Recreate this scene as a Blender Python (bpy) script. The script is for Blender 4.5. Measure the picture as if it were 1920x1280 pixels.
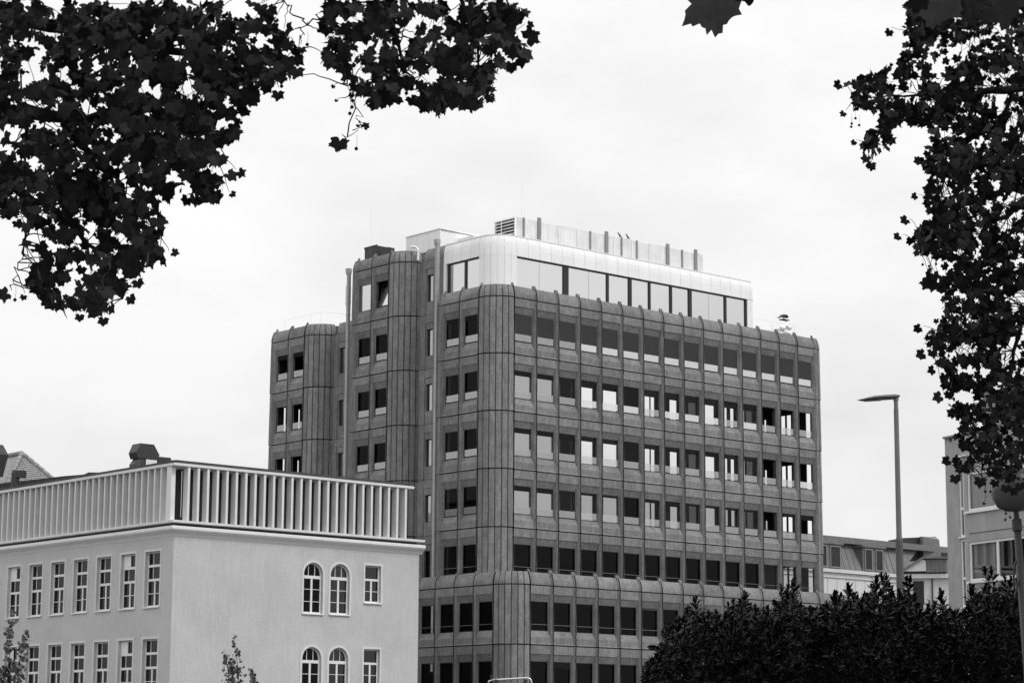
import bpy, bmesh, math, random
import numpy as np
from mathutils import Vector, Matrix, Euler
R = math.radians
random.seed(7); rng = np.random.default_rng(11)
for o in list(bpy.data.objects): bpy.data.objects.remove(o)
scn = bpy.context.scene
COL = scn.collection

# ------------------------------------------------------------------ camera
EYE = 1.6
FPX, PITCH, ROLL = 4357.253, 0.17515236, -0.00572238       # focal length in pixels of the 1920 px wide photograph
cam_d = bpy.data.cameras.new('camera'); cam = bpy.data.objects.new('camera', cam_d); COL.objects.link(cam)
cam_d.sensor_fit = 'HORIZONTAL'; cam_d.sensor_width = 36.0; cam_d.lens = 36.0*FPX/1920
cam_d.clip_start = 0.1; cam_d.clip_end = 6000
cam.matrix_world = Matrix.Translation((0, 0, EYE)) @ Matrix.Rotation(R(90)+PITCH, 4, 'X') @ Matrix.Rotation(-ROLL, 4, 'Z')
scn.camera = cam

# ------------------------------------------------------------------ sky, sun, exposure
SUN_AZ, SUN_EL = R(128), R(52)          # azimuth clockwise from +Y (the view direction)
w = bpy.data.worlds.new('World'); scn.world = w; w.use_nodes = True
nt = w.node_tree; nt.nodes.clear()
def N(t, **k):
    n = nt.nodes.new(t)
    for a, v in k.items(): setattr(n, a, v)
    return n
out = N('ShaderNodeOutputWorld'); bg = N('ShaderNodeBackground'); bg.inputs[1].default_value = 0.1
sky = N('ShaderNodeTexSky', sky_type='NISHITA'); sky.sun_disc = False
sky.sun_elevation = SUN_EL; sky.sun_rotation = SUN_AZ
bw = N('ShaderNodeRGBToBW'); nt.links.new(sky.outputs[0], bw.inputs[0])
tc = N('ShaderNodeTexCoord'); mp = N('ShaderNodeMapping'); mp.inputs['Scale'].default_value = (1.6, 1.6, 3.8)
nz = N('ShaderNodeTexNoise'); nz.inputs['Scale'].default_value = 3.6; nz.inputs['Detail'].default_value = 6; nz.inputs['Roughness'].default_value = .55
nt.links.new(tc.outputs['Generated'], mp.inputs[0]); nt.links.new(mp.outputs[0], nz.inputs['Vector'])
mr = N('ShaderNodeMapRange'); mr.inputs['From Min'].default_value = .3; mr.inputs['From Max'].default_value = .62
mr.inputs['To Min'].default_value = .89; mr.inputs['To Max'].default_value = 1.06
nt.links.new(nz.outputs[0], mr.inputs[0])
mx = N('ShaderNodeMix', data_type='FLOAT'); mx.inputs[0].default_value = .93      # closed cloud cover over the clear sky
sx = N('ShaderNodeSeparateXYZ'); nt.links.new(tc.outputs['Generated'], sx.inputs[0])
cie = N('ShaderNodeMapRange'); cie.inputs['To Min'].default_value = 8.0; cie.inputs['To Max'].default_value = 16.5   # standard overcast sky: zenith brighter than the horizon
nt.links.new(sx.outputs[2], cie.inputs[0]); ml = N('ShaderNodeMath', operation='MULTIPLY'); nt.links.new(cie.outputs[0], ml.inputs[0]); nt.links.new(mr.outputs[0], ml.inputs[1])
nt.links.new(bw.outputs[0], mx.inputs[2]); nt.links.new(ml.outputs[0], mx.inputs[3])
nt.links.new(mx.outputs[0], bg.inputs[0]); nt.links.new(bg.outputs[0], out.inputs[0])
sd = bpy.data.lights.new('sun', 'SUN'); sd.energy = 1.5; sd.angle = R(18); sd.color = (1, 1, 1)
sun = bpy.data.objects.new('sun', sd); COL.objects.link(sun)
sv = Vector((math.sin(SUN_AZ)*math.cos(SUN_EL), math.cos(SUN_AZ)*math.cos(SUN_EL), math.sin(SUN_EL)))
sun.rotation_euler = sv.to_track_quat('Z', 'Y').to_euler()
vs = scn.view_settings; vs.view_transform = 'Standard'; vs.look = 'None'; vs.exposure = 0.0; vs.gamma = 1; vs.use_curve_mapping = False

# ------------------------------------------------------------------ surveying helpers: photo pixel -> point in the place
def ray(x, y):
    u0, v0 = x-960, -(y-640); c, s = math.cos(ROLL), math.sin(ROLL)
    u, v = (c*u0+s*v0)/FPX, (-s*u0+c*v0)/FPX; c, s = math.cos(PITCH), math.sin(PITCH)
    return np.array([u, c-v*s, s+v*c])
def atY(x, y, Y): d = ray(x, y); return d*(Y/d[1])+[0, 0, EYE]
def atz(x, y, z): d = ray(x, y); return d*((z-EYE)/d[2])+[0, 0, EYE]
class Frame:                                   # a building's own axes: X along its right face, Y along its left face
    def __init__(s, O, th): s.O = np.array(O[:2], float); s.th = th; s.a = np.array([math.cos(th), math.sin(th)]); s.b = np.array([-math.sin(th), math.cos(th)])
    def onR(s, x, y, yy=0):                    # pixel on the plane Y = yy -> (X, z)
        d = ray(x, y); P = d*(((s.O+s.b*yy)@s.b)/(d[:2]@s.b)); return (P[:2]-s.O)@s.a, P[2]+EYE
    def onL(s, x, y, xx=0):                    # pixel on the plane X = xx -> (Y, z)
        d = ray(x, y); P = d*(((s.O+s.a*xx)@s.a)/(d[:2]@s.a)); return (P[:2]-s.O)@s.b, P[2]+EYE

# ------------------------------------------------------------------ mesh helpers
class MB:
    def __init__(s): s.v = []; s.f = []
    def add(s, vs, fs):
        k = len(s.v); s.v += [tuple(p) for p in vs]; s.f += [tuple(i+k for i in q) for q in fs]; return s
    def box(s, x0, x1, y0, y1, z0, z1):
        x0, x1 = min(x0, x1), max(x0, x1); y0, y1 = min(y0, y1), max(y0, y1); z0, z1 = min(z0, z1), max(z0, z1)
        return s.add([(x0,y0,z0),(x1,y0,z0),(x1,y1,z0),(x0,y1,z0),(x0,y0,z1),(x1,y0,z1),(x1,y1,z1),(x0,y1,z1)],
                     [(0,3,2,1),(4,5,6,7),(0,1,5,4),(1,2,6,5),(2,3,7,6),(3,0,4,7)])
    def slab(s, pts, z0, z1):                  # polygon in x,y between two heights
        return s.loft([[(x, y, z0) for x, y in pts], [(x, y, z1) for x, y in pts]])
    def prism(s, poly, y0, y1):                # polygon in x,z pushed from y0 (front) to y1
        n = len(poly); vs = [(x, y0, z) for x, z in poly]+[(x, y1, z) for x, z in poly]
        return s.add(vs, [tuple(range(n)), tuple(range(2*n-1, n-1, -1))]+[(i, i+n, (i+1) % n+n, (i+1) % n) for i in range(n)])
    def loft(s, rings, cap=True, closed=True):
        n = len(rings[0]); vs = [p for r_ in rings for p in r_]; fs = []
        m = n if closed else n-1
        for j in range(len(rings)-1):
            for i in range(m): fs.append((j*n+i, j*n+(i+1) % n, (j+1)*n+(i+1) % n, (j+1)*n+i))
        if cap and closed: fs += [tuple(range(n-1, -1, -1)), tuple((len(rings)-1)*n+i for i in range(n))]
        return s.add(vs, fs)
    def tube(s, pts, rad, n=6):
        pts = [Vector(p) for p in pts]
        if not hasattr(rad, '__len__'): rad = [rad]*len(pts)
        rings = []
        for i, p in enumerate(pts):
            t = (pts[min(i+1, len(pts)-1)]-pts[max(i-1, 0)]).normalized()
            u = t.cross(Vector((0.13, 0.07, 1)) if abs(t.z) < .9 else Vector((1, .1, 0))).normalized(); v_ = t.cross(u)
            rings.append([p+(u*math.cos(2*math.pi*k/n)+v_*math.sin(2*math.pi*k/n))*rad[i] for k in range(n)])
        return s.loft(rings)
    def lathe(s, prof, n=24, cx=0, cy=0):
        return s.loft([[(cx+r_*math.cos(2*math.pi*k/n), cy+r_*math.sin(2*math.pi*k/n), z) for k in range(n)] for r_, z in prof])
    def mesh(s, name, mat, smooth=False):
        me = bpy.data.meshes.new(name); me.from_pydata(s.v, [], s.f); me.materials.append(mat)
        bm = bmesh.new(); bm.from_mesh(me); bmesh.ops.recalc_face_normals(bm, faces=bm.faces); bm.to_mesh(me); bm.free()
        if smooth: me.polygons.foreach_set('use_smooth', [True]*len(me.polygons))
        me.update(); return me
def link(name, data, parent=None, loc=(0, 0, 0), rz=0.0):
    o = bpy.data.objects.new(name, data); COL.objects.link(o); o.location = loc; o.rotation_euler = (0, 0, rz)
    if parent is not None: o.parent = parent
    return o
def thing(name, label, cat, loc=(0, 0, 0), rz=0.0, group=None, data=None):
    o = link(name, data, None, loc, rz); o['label'] = label; o['category'] = cat
    if group: o['group'] = group
    return o
def part(name, mb, mat, parent, loc=(0, 0, 0), rz=0.0, smooth=False): return link(name, mb.mesh(name, mat, smooth), parent, loc, rz)
def shade_auto(me, deg=35):
    me.polygons.foreach_set('use_smooth', [True]*len(me.polygons))
    bm = bmesh.new(); bm.from_mesh(me)
    for e in bm.edges: e.smooth = len(e.link_faces) == 2 and e.calc_face_angle(3) < R(deg)
    bm.to_mesh(me); bm.free()

# ------------------------------------------------------------------ materials (all grey: the photograph is monochrome)
def mat(name, base=.3, rough=.8, spec=.3, var=.0, scale=6.0, streak=0.0, bump=0.0, bscale=40, objvar=0.0, metal=0.0, grain=0.0, spots=0.0, gscale=45):
    m = bpy.data.materials.new(name); m.use_nodes = True; t = m.node_tree; p = t.nodes['Principled BSDF']
    p.inputs['Base Color'].default_value = (base, base, base, 1); p.inputs['Roughness'].default_value = rough
    p.inputs['Specular IOR Level'].default_value = spec; p.inputs['Metallic'].default_value = metal
    L = t.links.new; M = lambda ty: t.nodes.new(ty)
    co = M('ShaderNodeTexCoord'); oi = M('ShaderNodeObjectInfo')
    off = M('ShaderNodeVectorMath'); off.operation = 'MULTIPLY_ADD'      # every panel gets its own piece of the texture
    cmb = M('ShaderNodeCombineXYZ')
    for i in range(3): L(oi.outputs['Random'], cmb.inputs[i])
    off.inputs[1].default_value = (37, 71, 53); L(cmb.outputs[0], off.inputs[0]); L(co.outputs['Object'], off.inputs[2])
    val = None
    def addv(sock, amp, lo=.35, hi=.65):
        nonlocal val
        r_ = M('ShaderNodeMapRange'); r_.inputs['From Min'].default_value = lo; r_.inputs['From Max'].default_value = hi
        r_.inputs['To Min'].default_value = 1-amp; r_.inputs['To Max'].default_value = 1+amp; L(sock, r_.inputs[0])
        if val is None: val = r_.outputs[0]
        else:
            q = M('ShaderNodeMath'); q.operation = 'MULTIPLY'; L(val, q.inputs[0]); L(r_.outputs[0], q.inputs[1]); val = q.outputs[0]
    if var:
        n = M('ShaderNodeTexNoise'); n.inputs['Scale'].default_value = scale; n.inputs['Detail'].default_value = 5; n.inputs['Roughness'].default_value = .65
        L(off.outputs[0], n.inputs['Vector']); addv(n.outputs[0], var)
    if streak:
        mpn = M('ShaderNodeMapping'); mpn.inputs['Scale'].default_value = (9, 9, .55); L(off.outputs[0], mpn.inputs[0])
        n = M('ShaderNodeTexNoise'); n.inputs['Scale'].default_value = 1.5; n.inputs['Detail'].default_value = 4
        L(mpn.outputs[0], n.inputs['Vector']); addv(n.outputs[0], streak)
    if grain:
        n = M('ShaderNodeTexNoise'); n.inputs['Scale'].default_value = gscale; n.inputs['Detail'].default_value = 3
        L(off.outputs[0], n.inputs['Vector']); addv(n.outputs[0], grain, .4, .6)
    if spots:
        n = M('ShaderNodeTexNoise'); n.inputs['Scale'].default_value = 9; n.inputs['Detail'].default_value = 1
        L(off.outputs[0], n.inputs['Vector']); r_ = M('ShaderNodeMapRange'); r_.inputs['From Min'].default_value = .66; r_.inputs['From Max'].default_value = .72
        r_.inputs['To Min'].default_value = 1; r_.inputs['To Max'].default_value = 1-spots; L(n.outputs[0], r_.inputs[0])
        if val is None: val = r_.outputs[0]
        else:
            q = M('ShaderNodeMath'); q.operation = 'MULTIPLY'; L(val, q.inputs[0]); L(r_.outputs[0], q.inputs[1]); val = q.outputs[0]
    if objvar:
        r_ = M('ShaderNodeMapRange'); r_.inputs['To Min'].default_value = 1-objvar; r_.inputs['To Max'].default_value = 1+objvar; L(oi.outputs['Random'], r_.inputs[0])
        if val is None: val = r_.outputs[0]
        else:
            q = M('ShaderNodeMath'); q.operation = 'MULTIPLY'; L(val, q.inputs[0]); L(r_.outputs[0], q.inputs[1]); val = q.outputs[0]
    if val is not None:
        q = M('ShaderNodeMath'); q.operation = 'MULTIPLY'; q.inputs[1].default_value = base; L(val, q.inputs[0]); L(q.outputs[0], p.inputs['Base Color'])
    if bump:
        n = M('ShaderNodeTexNoise'); n.inputs['Scale'].default_value = bscale; n.inputs['Detail'].default_value = 3
        L(off.outputs[0], n.inputs['Vector']); b = M('ShaderNodeBump'); b.inputs['Strength'].default_value = bump; b.inputs['Distance'].default_value = .02
        L(n.outputs[0], b.inputs['Height']); L(b.outputs[0], p.inputs['Normal'])
    return m
def glass(name, refl=.1, tint=.6, rough=.02, wave=.0):
    m = bpy.data.materials.new(name); m.use_nodes = True; t = m.node_tree; t.nodes.clear(); M = t.nodes.new; L = t.links.new
    o = M('ShaderNodeOutputMaterial'); mx_ = M('ShaderNodeMixShader'); g = M('ShaderNodeBsdfGlossy'); tr = M('ShaderNodeBsdfTransparent')
    g.inputs['Roughness'].default_value = rough; g.inputs['Color'].default_value = (.95, .95, .95, 1); tr.inputs['Color'].default_value = (tint, tint, tint, 1)
    mx_.inputs[0].default_value = refl; L(tr.outputs[0], mx_.inputs[1]); L(g.outputs[0], mx_.inputs[2]); L(mx_.outputs[0], o.inputs[0])
    if wave:
        co = M('ShaderNodeTexCoord'); n = M('ShaderNodeTexNoise'); n.inputs['Scale'].default_value = .8; L(co.outputs['Object'], n.inputs['Vector'])
        b = M('ShaderNodeBump'); b.inputs['Strength'].default_value = wave; L(n.outputs[0], b.inputs['Height']); L(b.outputs[0], g.inputs['Normal'])
    return m
CONC = mat('weathered_concrete', .207, .9, .2, var=.15, scale=1.7, streak=.15, bump=.5, bscale=38, objvar=.13, grain=.18, spots=.25, gscale=18)
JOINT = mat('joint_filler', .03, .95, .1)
CONC2 = mat('cast_concrete', .165, .9, .2, var=.15, scale=1.2, streak=.1, bump=.3, objvar=.04, grain=.1)
PLASTER = mat('roughcast_plaster', .50, .95, .15, var=.06, scale=.45, streak=.04, bump=.4, bscale=22, grain=.065, gscale=26)
TRIM = mat('white_painted_trim', .74, .6, .3, var=.04, scale=3)
FINM = mat('white_fin_coating', .68, .55, .3, var=.04, scale=2, objvar=.03)
WMETAL = mat('white_metal_cladding', .84, .35, .5, var=.03, scale=1.5, objvar=.02)
GMETAL = mat('galvanised_metal', .22, .5, .4, var=.12, scale=5)
PMETAL = mat('pale_pipe', .36, .5, .4, var=.1, scale=2)
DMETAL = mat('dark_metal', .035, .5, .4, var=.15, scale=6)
ZINC = mat('standing_seam_zinc', .155, .5, .4, var=.15, scale=1.5, streak=.1, objvar=.06)
DARKFR = mat('dark_window_frame', .02, .5, .4)
BLIND = mat('charcoal_roller_screen', .05, .9, .1, var=.05, scale=4, objvar=.05)
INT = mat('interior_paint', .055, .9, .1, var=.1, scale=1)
ROOFD = mat('dark_roof_felt', .05, .9, .2, var=.2, scale=2)
TILE = mat('clay_roof_tile', .24, .85, .2, var=.2, scale=5, objvar=.1)
BARK = mat('bark', .018, .9, .1, var=.3, scale=8, bump=.6)
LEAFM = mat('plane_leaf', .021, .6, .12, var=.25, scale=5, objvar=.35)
LAUREL = mat('laurel_leaf', .008, .38, .18, var=.3, scale=9, objvar=.3)
BALLM = mat('seed_ball', .04, .95, .1)
STONE = mat('grey_render', .34, .9, .2, var=.1, scale=1.2, grain=.08, streak=.05)
STONEP = mat('pale_render', .62, .9, .2, var=.05, scale=1.2, grain=.05, streak=.05)
ASPH = mat('asphalt', .09, .9, .2, var=.25, scale=.6, bump=.3)
PANE = glass('window_pane', .012, .4)
PANE_CLEAR = glass('clear_pane', .012, .93)
PANE_SKY = glass('solar_mirror_pane', .46, .25, .03, wave=.02)
PANE_PH = glass('penthouse_mirror_pane', .74, .25, .03, wave=.02)
PANE_MID = glass('half_mirror_pane', .30, .4, .03, wave=.02)
BAL_B = glass('bright_reflection_balustrade_glass', .62, .8, .05, wave=.03)  # reflectivity raised to imitate bright sky mirrored in the balustrade
BAL_M = glass('dim_reflection_balustrade_glass', .27, .8, .05, wave=.03)  # same glass, reflectivity lowered to imitate darker surroundings mirrored in it
REARP = glass('rear_pane', .04, .72)
FROST = glass('frosted_rear_pane', .05, .3, .3)

# ------------------------------------------------------------------ ground
g = link('ground', MB().add([(-3000, -600, 0), (3000, -600, 0), (3000, 5000, 0), (-3000, 5000, 0)], [(0, 1, 2, 3)]).mesh('ground', ASPH)); g['kind'] = 'structure'

# ================================================================== the concrete office building
H, Z0, RC, B = 3.18736, 26.440, 1.3823, 1.65
F = Frame((-0.9349, 125.3269), 0.7114078)
bld = thing('office_building', 'tall brutalist concrete office building of ribbed panels with a white rooftop storey', 'building', (*F.O, 0), F.th)

def grid(mb, S, Z, dep, skip=()):
    """front sheet over breakpoints S x Z; dep(i, j) = outward depth; y = -depth"""
    n = len(S); vs = [(S[i], -dep(i, j), Z[j]) for j in range(len(Z)) for i in range(n)]
    fs = []
    for j in range(len(Z)-1):
        for i in range(n-1):
            if (i, j) in skip: continue
            a_, b_, c_, d_ = j*n+i, j*n+i+1, (j+1)*n+i+1, (j+1)*n+i
            k = (i, j) in DIAG
            fs += [(a_, b_, c_), (a_, c_, d_)] if not k else [(a_, b_, d_), (b_, c_, d_)]
    mb.add(vs, fs)
DIAG = set()
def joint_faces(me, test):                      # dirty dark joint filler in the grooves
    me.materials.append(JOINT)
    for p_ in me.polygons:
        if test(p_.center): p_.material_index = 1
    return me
def panel_mesh():
    S = [0, .026, .026, .05, .085, .115, .17]; S = S+[B-s for s in reversed(S)]
    Z = [0, .028, .028, .10, .42, .757, H-.86, H-.49, H-.48, H-.028, H-.028, H]
    D = {2: .035, 3: .035, 4: -.03, 5: -.07}
    nS = len(S)
    def dep(i, j):
        k = min(i, nS-1-i)
        if k <= 1 or j <= 1 or j >= len(Z)-2: return -.15
        low = .03 if j == 2 else 0
        if k in (2, 3, 4): return D[k]+low
        if k == 5: return (-.07 if j != 7 else -.10)+low
        if j in (5, 6): return -.235
        if j == 7: return -.10
        return -.07+low
    DIAG.clear(); DIAG.update({(7, 4), (5, 6)})
    mb = MB(); grid(mb, S, Z, dep, skip={(6, 5)})
    x0, x1, z0, z1 = .17, B-.17, .757, H-.86
    mb.add([(x0, .235, z0), (x1, .235, z0), (x1, .235, z1), (x0, .235, z1), (x0, .30, z0), (x1, .30, z0), (x1, .30, z1), (x0, .30, z1)],
           [(0, 1, 5, 4), (1, 2, 6, 5), (2, 3, 7, 6), (3, 0, 4, 7)])
    mb.box(0.002, .2, .30, .34, .002, H-.002); mb.box(B-.2, B-.002, .30, .34, .002, H-.002)      # back of the panel round the opening
    mb.box(.2, B-.2, .30, .34, .002, z0-.04); mb.box(.2, B-.2, .30, .34, z1+.04, H-.002)
    DIAG.clear()
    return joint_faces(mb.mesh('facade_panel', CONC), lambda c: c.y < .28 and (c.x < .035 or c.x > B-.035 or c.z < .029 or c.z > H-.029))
PANEL = panel_mesh()
LEAN = lambda z: .17*max(0, (z-.12)/.6)**1.7
def parapet_mesh():
    S = [0, .026, .026, .05, .10, B-.10, B-.05, B-.026, B-.026, B]; Z = [0, .028, .028, .15, .3, .45, .58, .69]
    def dep(i, j):
        if i in (0, 1, 8, 9) or j <= 1: return -.16-LEAN(Z[j])
        return (.035 if i in (2, 3, 6, 7) else -.06)-LEAN(Z[j])
    mb = MB(); grid(mb, S, Z, dep)
    mb.box(0, B, .10+LEAN(.69), .46, .4, .692)
    for s0 in (.026, B-.092):
        zz = [.60, .69, .80, .86]
        mb.loft([[(s0, -.033+LEAN(z), z), (s0+.066, -.033+LEAN(z), z), (s0+.066, .30, z), (s0, .30, z)] for z in zz])
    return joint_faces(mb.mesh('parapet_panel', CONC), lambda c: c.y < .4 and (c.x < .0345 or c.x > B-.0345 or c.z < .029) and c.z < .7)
PARAPET = parapet_mesh()
def strip_mesh(rad, ang, h, parapet=False, n=4, gz=.028, ga=.017, mt=None, name='corner_strip', lean=None):
    mb = MB(); e = ga/rad
    Z = [0, gz, gz, h-gz, h-gz, h] if not parapet else [0, gz, gz, .15, .3, .45, .58, .70, .70]
    A = [0, e, e, e*2.2]+[e*2.2+(ang-4.4*e)*k/n for k in range(1, n)]+[ang-e*2.2, ang-e, ang-e, ang]
    def rr(i, j):
        r_ = rad
        if parapet: r_ -= LEAN(Z[j])
        if j in (0, 1) or (not parapet and j >= len(Z)-2): return r_-.13
        if parapet and j == len(Z)-1: return r_-.30
        if i in (0, 1, len(A)-1, len(A)-2): return r_-.10
        if i in (2, len(A)-3): return r_-.012
        return r_+(.03 if (j == 2 and not parapet) else 0)
    vs = [(rr(i, j)*math.cos(A[i]), rr(i, j)*math.sin(A[i]), Z[j]) for j in range(len(Z)) for i in range(len(A))]
    n_ = len(A); fs = [(j*n_+i, j*n_+i+1, (j+1)*n_+i+1, (j+1)*n_+i) for j in range(len(Z)-1) for i in range(n_-1)]
    mb.add(vs, fs)
    me = mb.mesh(name, mt or CONC)
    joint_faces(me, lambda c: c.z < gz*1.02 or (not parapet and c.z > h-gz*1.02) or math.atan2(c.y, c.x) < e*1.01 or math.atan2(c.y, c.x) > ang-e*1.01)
    shade_auto(me, 25); return me
STRIP = strip_mesh(RC, R(15), H); STRIPP = strip_mesh(RC, R(15), .7, True)
ENDR = .22
ENDS = strip_mesh(ENDR, R(90), H, name='end_strip'); ENDP = strip_mesh(ENDR+.02, R(90), .7, True, name='end_strip')
ENDR2 = .45
ENDS2 = strip_mesh(ENDR2, R(45), H, name='end_strip'); ENDP2 = strip_mesh(ENDR2, R(45), .7, True, name='end_strip')
def flat_strip(wd, h, name='flat_strip', parapet=False):
    mb = MB()
    if parapet: mb.loft([[(0.004, .02+LEAN(z), z), (wd-.004, .02+LEAN(z), z), (wd-.004, .3, z), (0.004, .3, z)] for z in (.016, .15, .3, .45, .58, .7)])
    else:
        mb.box(0.004, wd-.004, 0, .25, .016, h-.016); mb.box(0, wd, .10, .25, 0, h)
    return mb.mesh(name, CONC)
FSTRIP = flat_strip(.17, H)
# window pieces, one mesh each
WX0, WX1, WZ0, WZ1 = .17, B-.17, .757, H-.86
def frame_mesh(x0, x1, z0, z1, t=.03, y0=.238, y1=.285, mids=()):
    mb = MB(); mb.box(x0, x0+t, y0, y1, z0, z1); mb.box(x1-t, x1, y0, y1, z0, z1)
    mb.box(x0+t, x1-t, y0, y1, z0, z0+t); mb.box(x0+t, x1-t, y0, y1, z1-t, z1)
    for m_ in mids: mb.box(m_-t/2, m_+t/2, y0+.004, y1-.004, z0+t, z1-t)
    return mb
WFRAME = frame_mesh(WX0, WX1, WZ0, WZ1).mesh('window', DARKFR)
def pane_mesh(x0, x1, z0, z1, y, m, name='pane', th=.012): return MB().box(x0, x1, y, y+th, z0, z1).mesh(name, m)
P_CLEAR = pane_mesh(WX0+.03, WX1-.03, WZ0+.03, WZ1-.03, .252, PANE_CLEAR)
P_DARK = pane_mesh(WX0+.03, WX1-.03, WZ0+.03, WZ1-.03, .252, PANE)
P_PH = pane_mesh(WX0+.03, WX1-.03, WZ0+.03, WZ1-.03, .252, PANE_PH)
P_SKY = pane_mesh(WX0+.03, WX1-.03, WZ0+.03, WZ1-.03, .252, PANE_SKY)
P_MID = pane_mesh(WX0+.03, WX1-.03, WZ0+.03, WZ1-.03, .252, PANE_MID)
BAL1 = pane_mesh(WX0+.01, WX1-.06, WZ0+.05, WZ0+.43, .175, BAL_B, 'balustrade')
BAL2 = pane_mesh(WX0+.01, WX1-.06, WZ0+.05, WZ0+.43, .175, BAL_M, 'balustrade')
RAILM = MB().box(WX0+.004, WX1-.004, .185, .205, WZ0+.33, WZ0+.35).mesh('handrail', mat('brushed_handrail', .22, .5, .4))
BOXM = mat('black_roller_screen', .014, .9, .1)
def blind_mesh(drop, m=None): return MB().box(WX0+.01, WX1-.01, .225, .237, WZ1-drop, WZ1).mesh('roller_screen', m or BLIND)
BL_FULL = blind_mesh(1.12); BL_TOP = blind_mesh(.28, BOXM); BL_DEEP = blind_mesh(1.14, BOXM)

def window(x, y, z, rz, pane=None, bal=None, blind=None, rail=False):
    wo = link('window', WFRAME, bld, (x, y, z), rz)
    for nm, me in (('pane', pane), ('balustrade', bal), ('roller_screen', blind)):
        if me: link(nm, me, wo)
    if rail: link('handrail', RAILM, wo)
LFT = -math.pi/2
def rside(x, z, yo=0): return (x, yo, z, 0.0)
# --- right face of the main volume: five storeys of fifteen bays
BL_ODD = [None, None, blind_mesh(.3, BOXM), None, blind_mesh(.2, BOXM), None, None]
DARKCOL = {5}
for j in range(5):
    zb = Z0-H*(j+1)
    for i in range(15):
        x = RC+B*i
        link('facade_panel', PANEL, bld, (x, 0, zb))
        if j == 0: window(x, 0, zb, 0, P_DARK, BAL2 if i < 3 else BAL1, BL_FULL)
        elif j < 4:
            if i in DARKCOL: window(x, 0, zb, 0, P_DARK, BAL1 if j == 1 else BAL2, BL_DEEP if j < 3 else None)
            elif i < 2: window(x, 0, zb, 0, P_SKY, BAL2, BL_TOP)
            else: window(x, 0, zb, 0, None if i > 11 else P_CLEAR, BAL1 if (i in (3, 4, 7, 8, 9, 11) and j == 1) or (i == 14 and j == 2) else BAL2, BL_ODD[(i*5+j*3) % 7])
        else: window(x, 0, zb, 0, P_DARK if i < 12 else P_CLEAR, None, None, True)
for i in range(15): link('parapet_panel', PARAPET, bld, (RC+B*i, 0, Z0))
# --- volumes along the left face: (corner y, top joint z, storeys shown)
VOLS = [(0.0, Z0, 5), (8.17, Z0+H, 6), (16.45, Z0, 4)]
for vi, (yc, zt, ns) in enumerate(VOLS):
    for j in range(ns):
        zb = zt-H*(j+1)
        for k in range(6): link('corner_strip', STRIP, bld, (RC, yc+RC, zb), R(180+15*k))
        for i in range(2):
            y = yc+RC+B*(i+1)
            link('facade_panel', PANEL, bld, (0, y, zb), LFT)
            if vi == 1 and j == 0: window(0, y, zb, LFT, P_PH if i == 1 else None, None, None)
            elif vi == 0 and j == 4: window(0, y, zb, LFT, P_DARK, None, None, True)
            else: window(0, y, zb, LFT, None if vi == 2 else P_DARK, BAL2, BL_TOP if (j == 0) else None)
        ye = yc+RC+2*B
        link('flat_strip', FSTRIP, bld, (0, ye+.17, zb), LFT)
        link('end_strip', ENDS, bld, (ENDR, ye+.17, zb), R(90))
    for k in range(6): link('corner_strip', STRIPP, bld, (RC, yc+RC, zt), R(180+15*k))
    for i in range(2): link('parapet_panel', PARAPET, bld, (0, yc+RC+B*(i+1), zt), LFT)
    ye = yc+RC+2*B
    link('end_strip', ENDP, bld, (ENDR+.02, ye+.17, zt), R(90))
    part('flat_strip', MB().loft([[(.02+LEAN(z), ye+.004, z), (.02+LEAN(z), ye+.166, z), (.3, ye+.166, z), (.3, ye+.004, z)] for z in (.016, .15, .3, .45, .58, .7)]), CONC, bld, (0, 0, zt))
# tilted-open sash in the upper window of the middle volume
ts = part('open_sash', MB(), DARKFR, bld)
sash = frame_mesh(-.55, .55, 0, 1.46, t=.05, y0=-.02, y1=.02).mesh('open_sash', DARKFR); ts.data = sash
ts.location = (.30, 8.17+RC+B/2, Z0+WZ0+.05); ts.rotation_euler = Euler((R(-13), 0, LFT), 'XYZ')
link('pane', MB().box(-.5, .5, -.006, .006, .05, 1.41).mesh('pane', PANE_PH), ts)
# right-hand end of the main volume
xe = RC+B*15+.22
FS2 = flat_strip(.22, H); FS2P = flat_strip(.22, H, 'flat_strip', True)
for j in range(5):
    link('flat_strip', FS2, bld, (xe-.22, 0, Z0-H*(j+1)))
    for k in range(2): link('end_strip', ENDS2, bld, (xe, ENDR2, Z0-H*(j+1)), R(270+45*k))
link('flat_strip', FS2P, bld, (xe-.22, 0, Z0))
for k in range(2): link('end_strip', ENDP2, bld, (xe, ENDR2, Z0), R(270+45*k))
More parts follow.
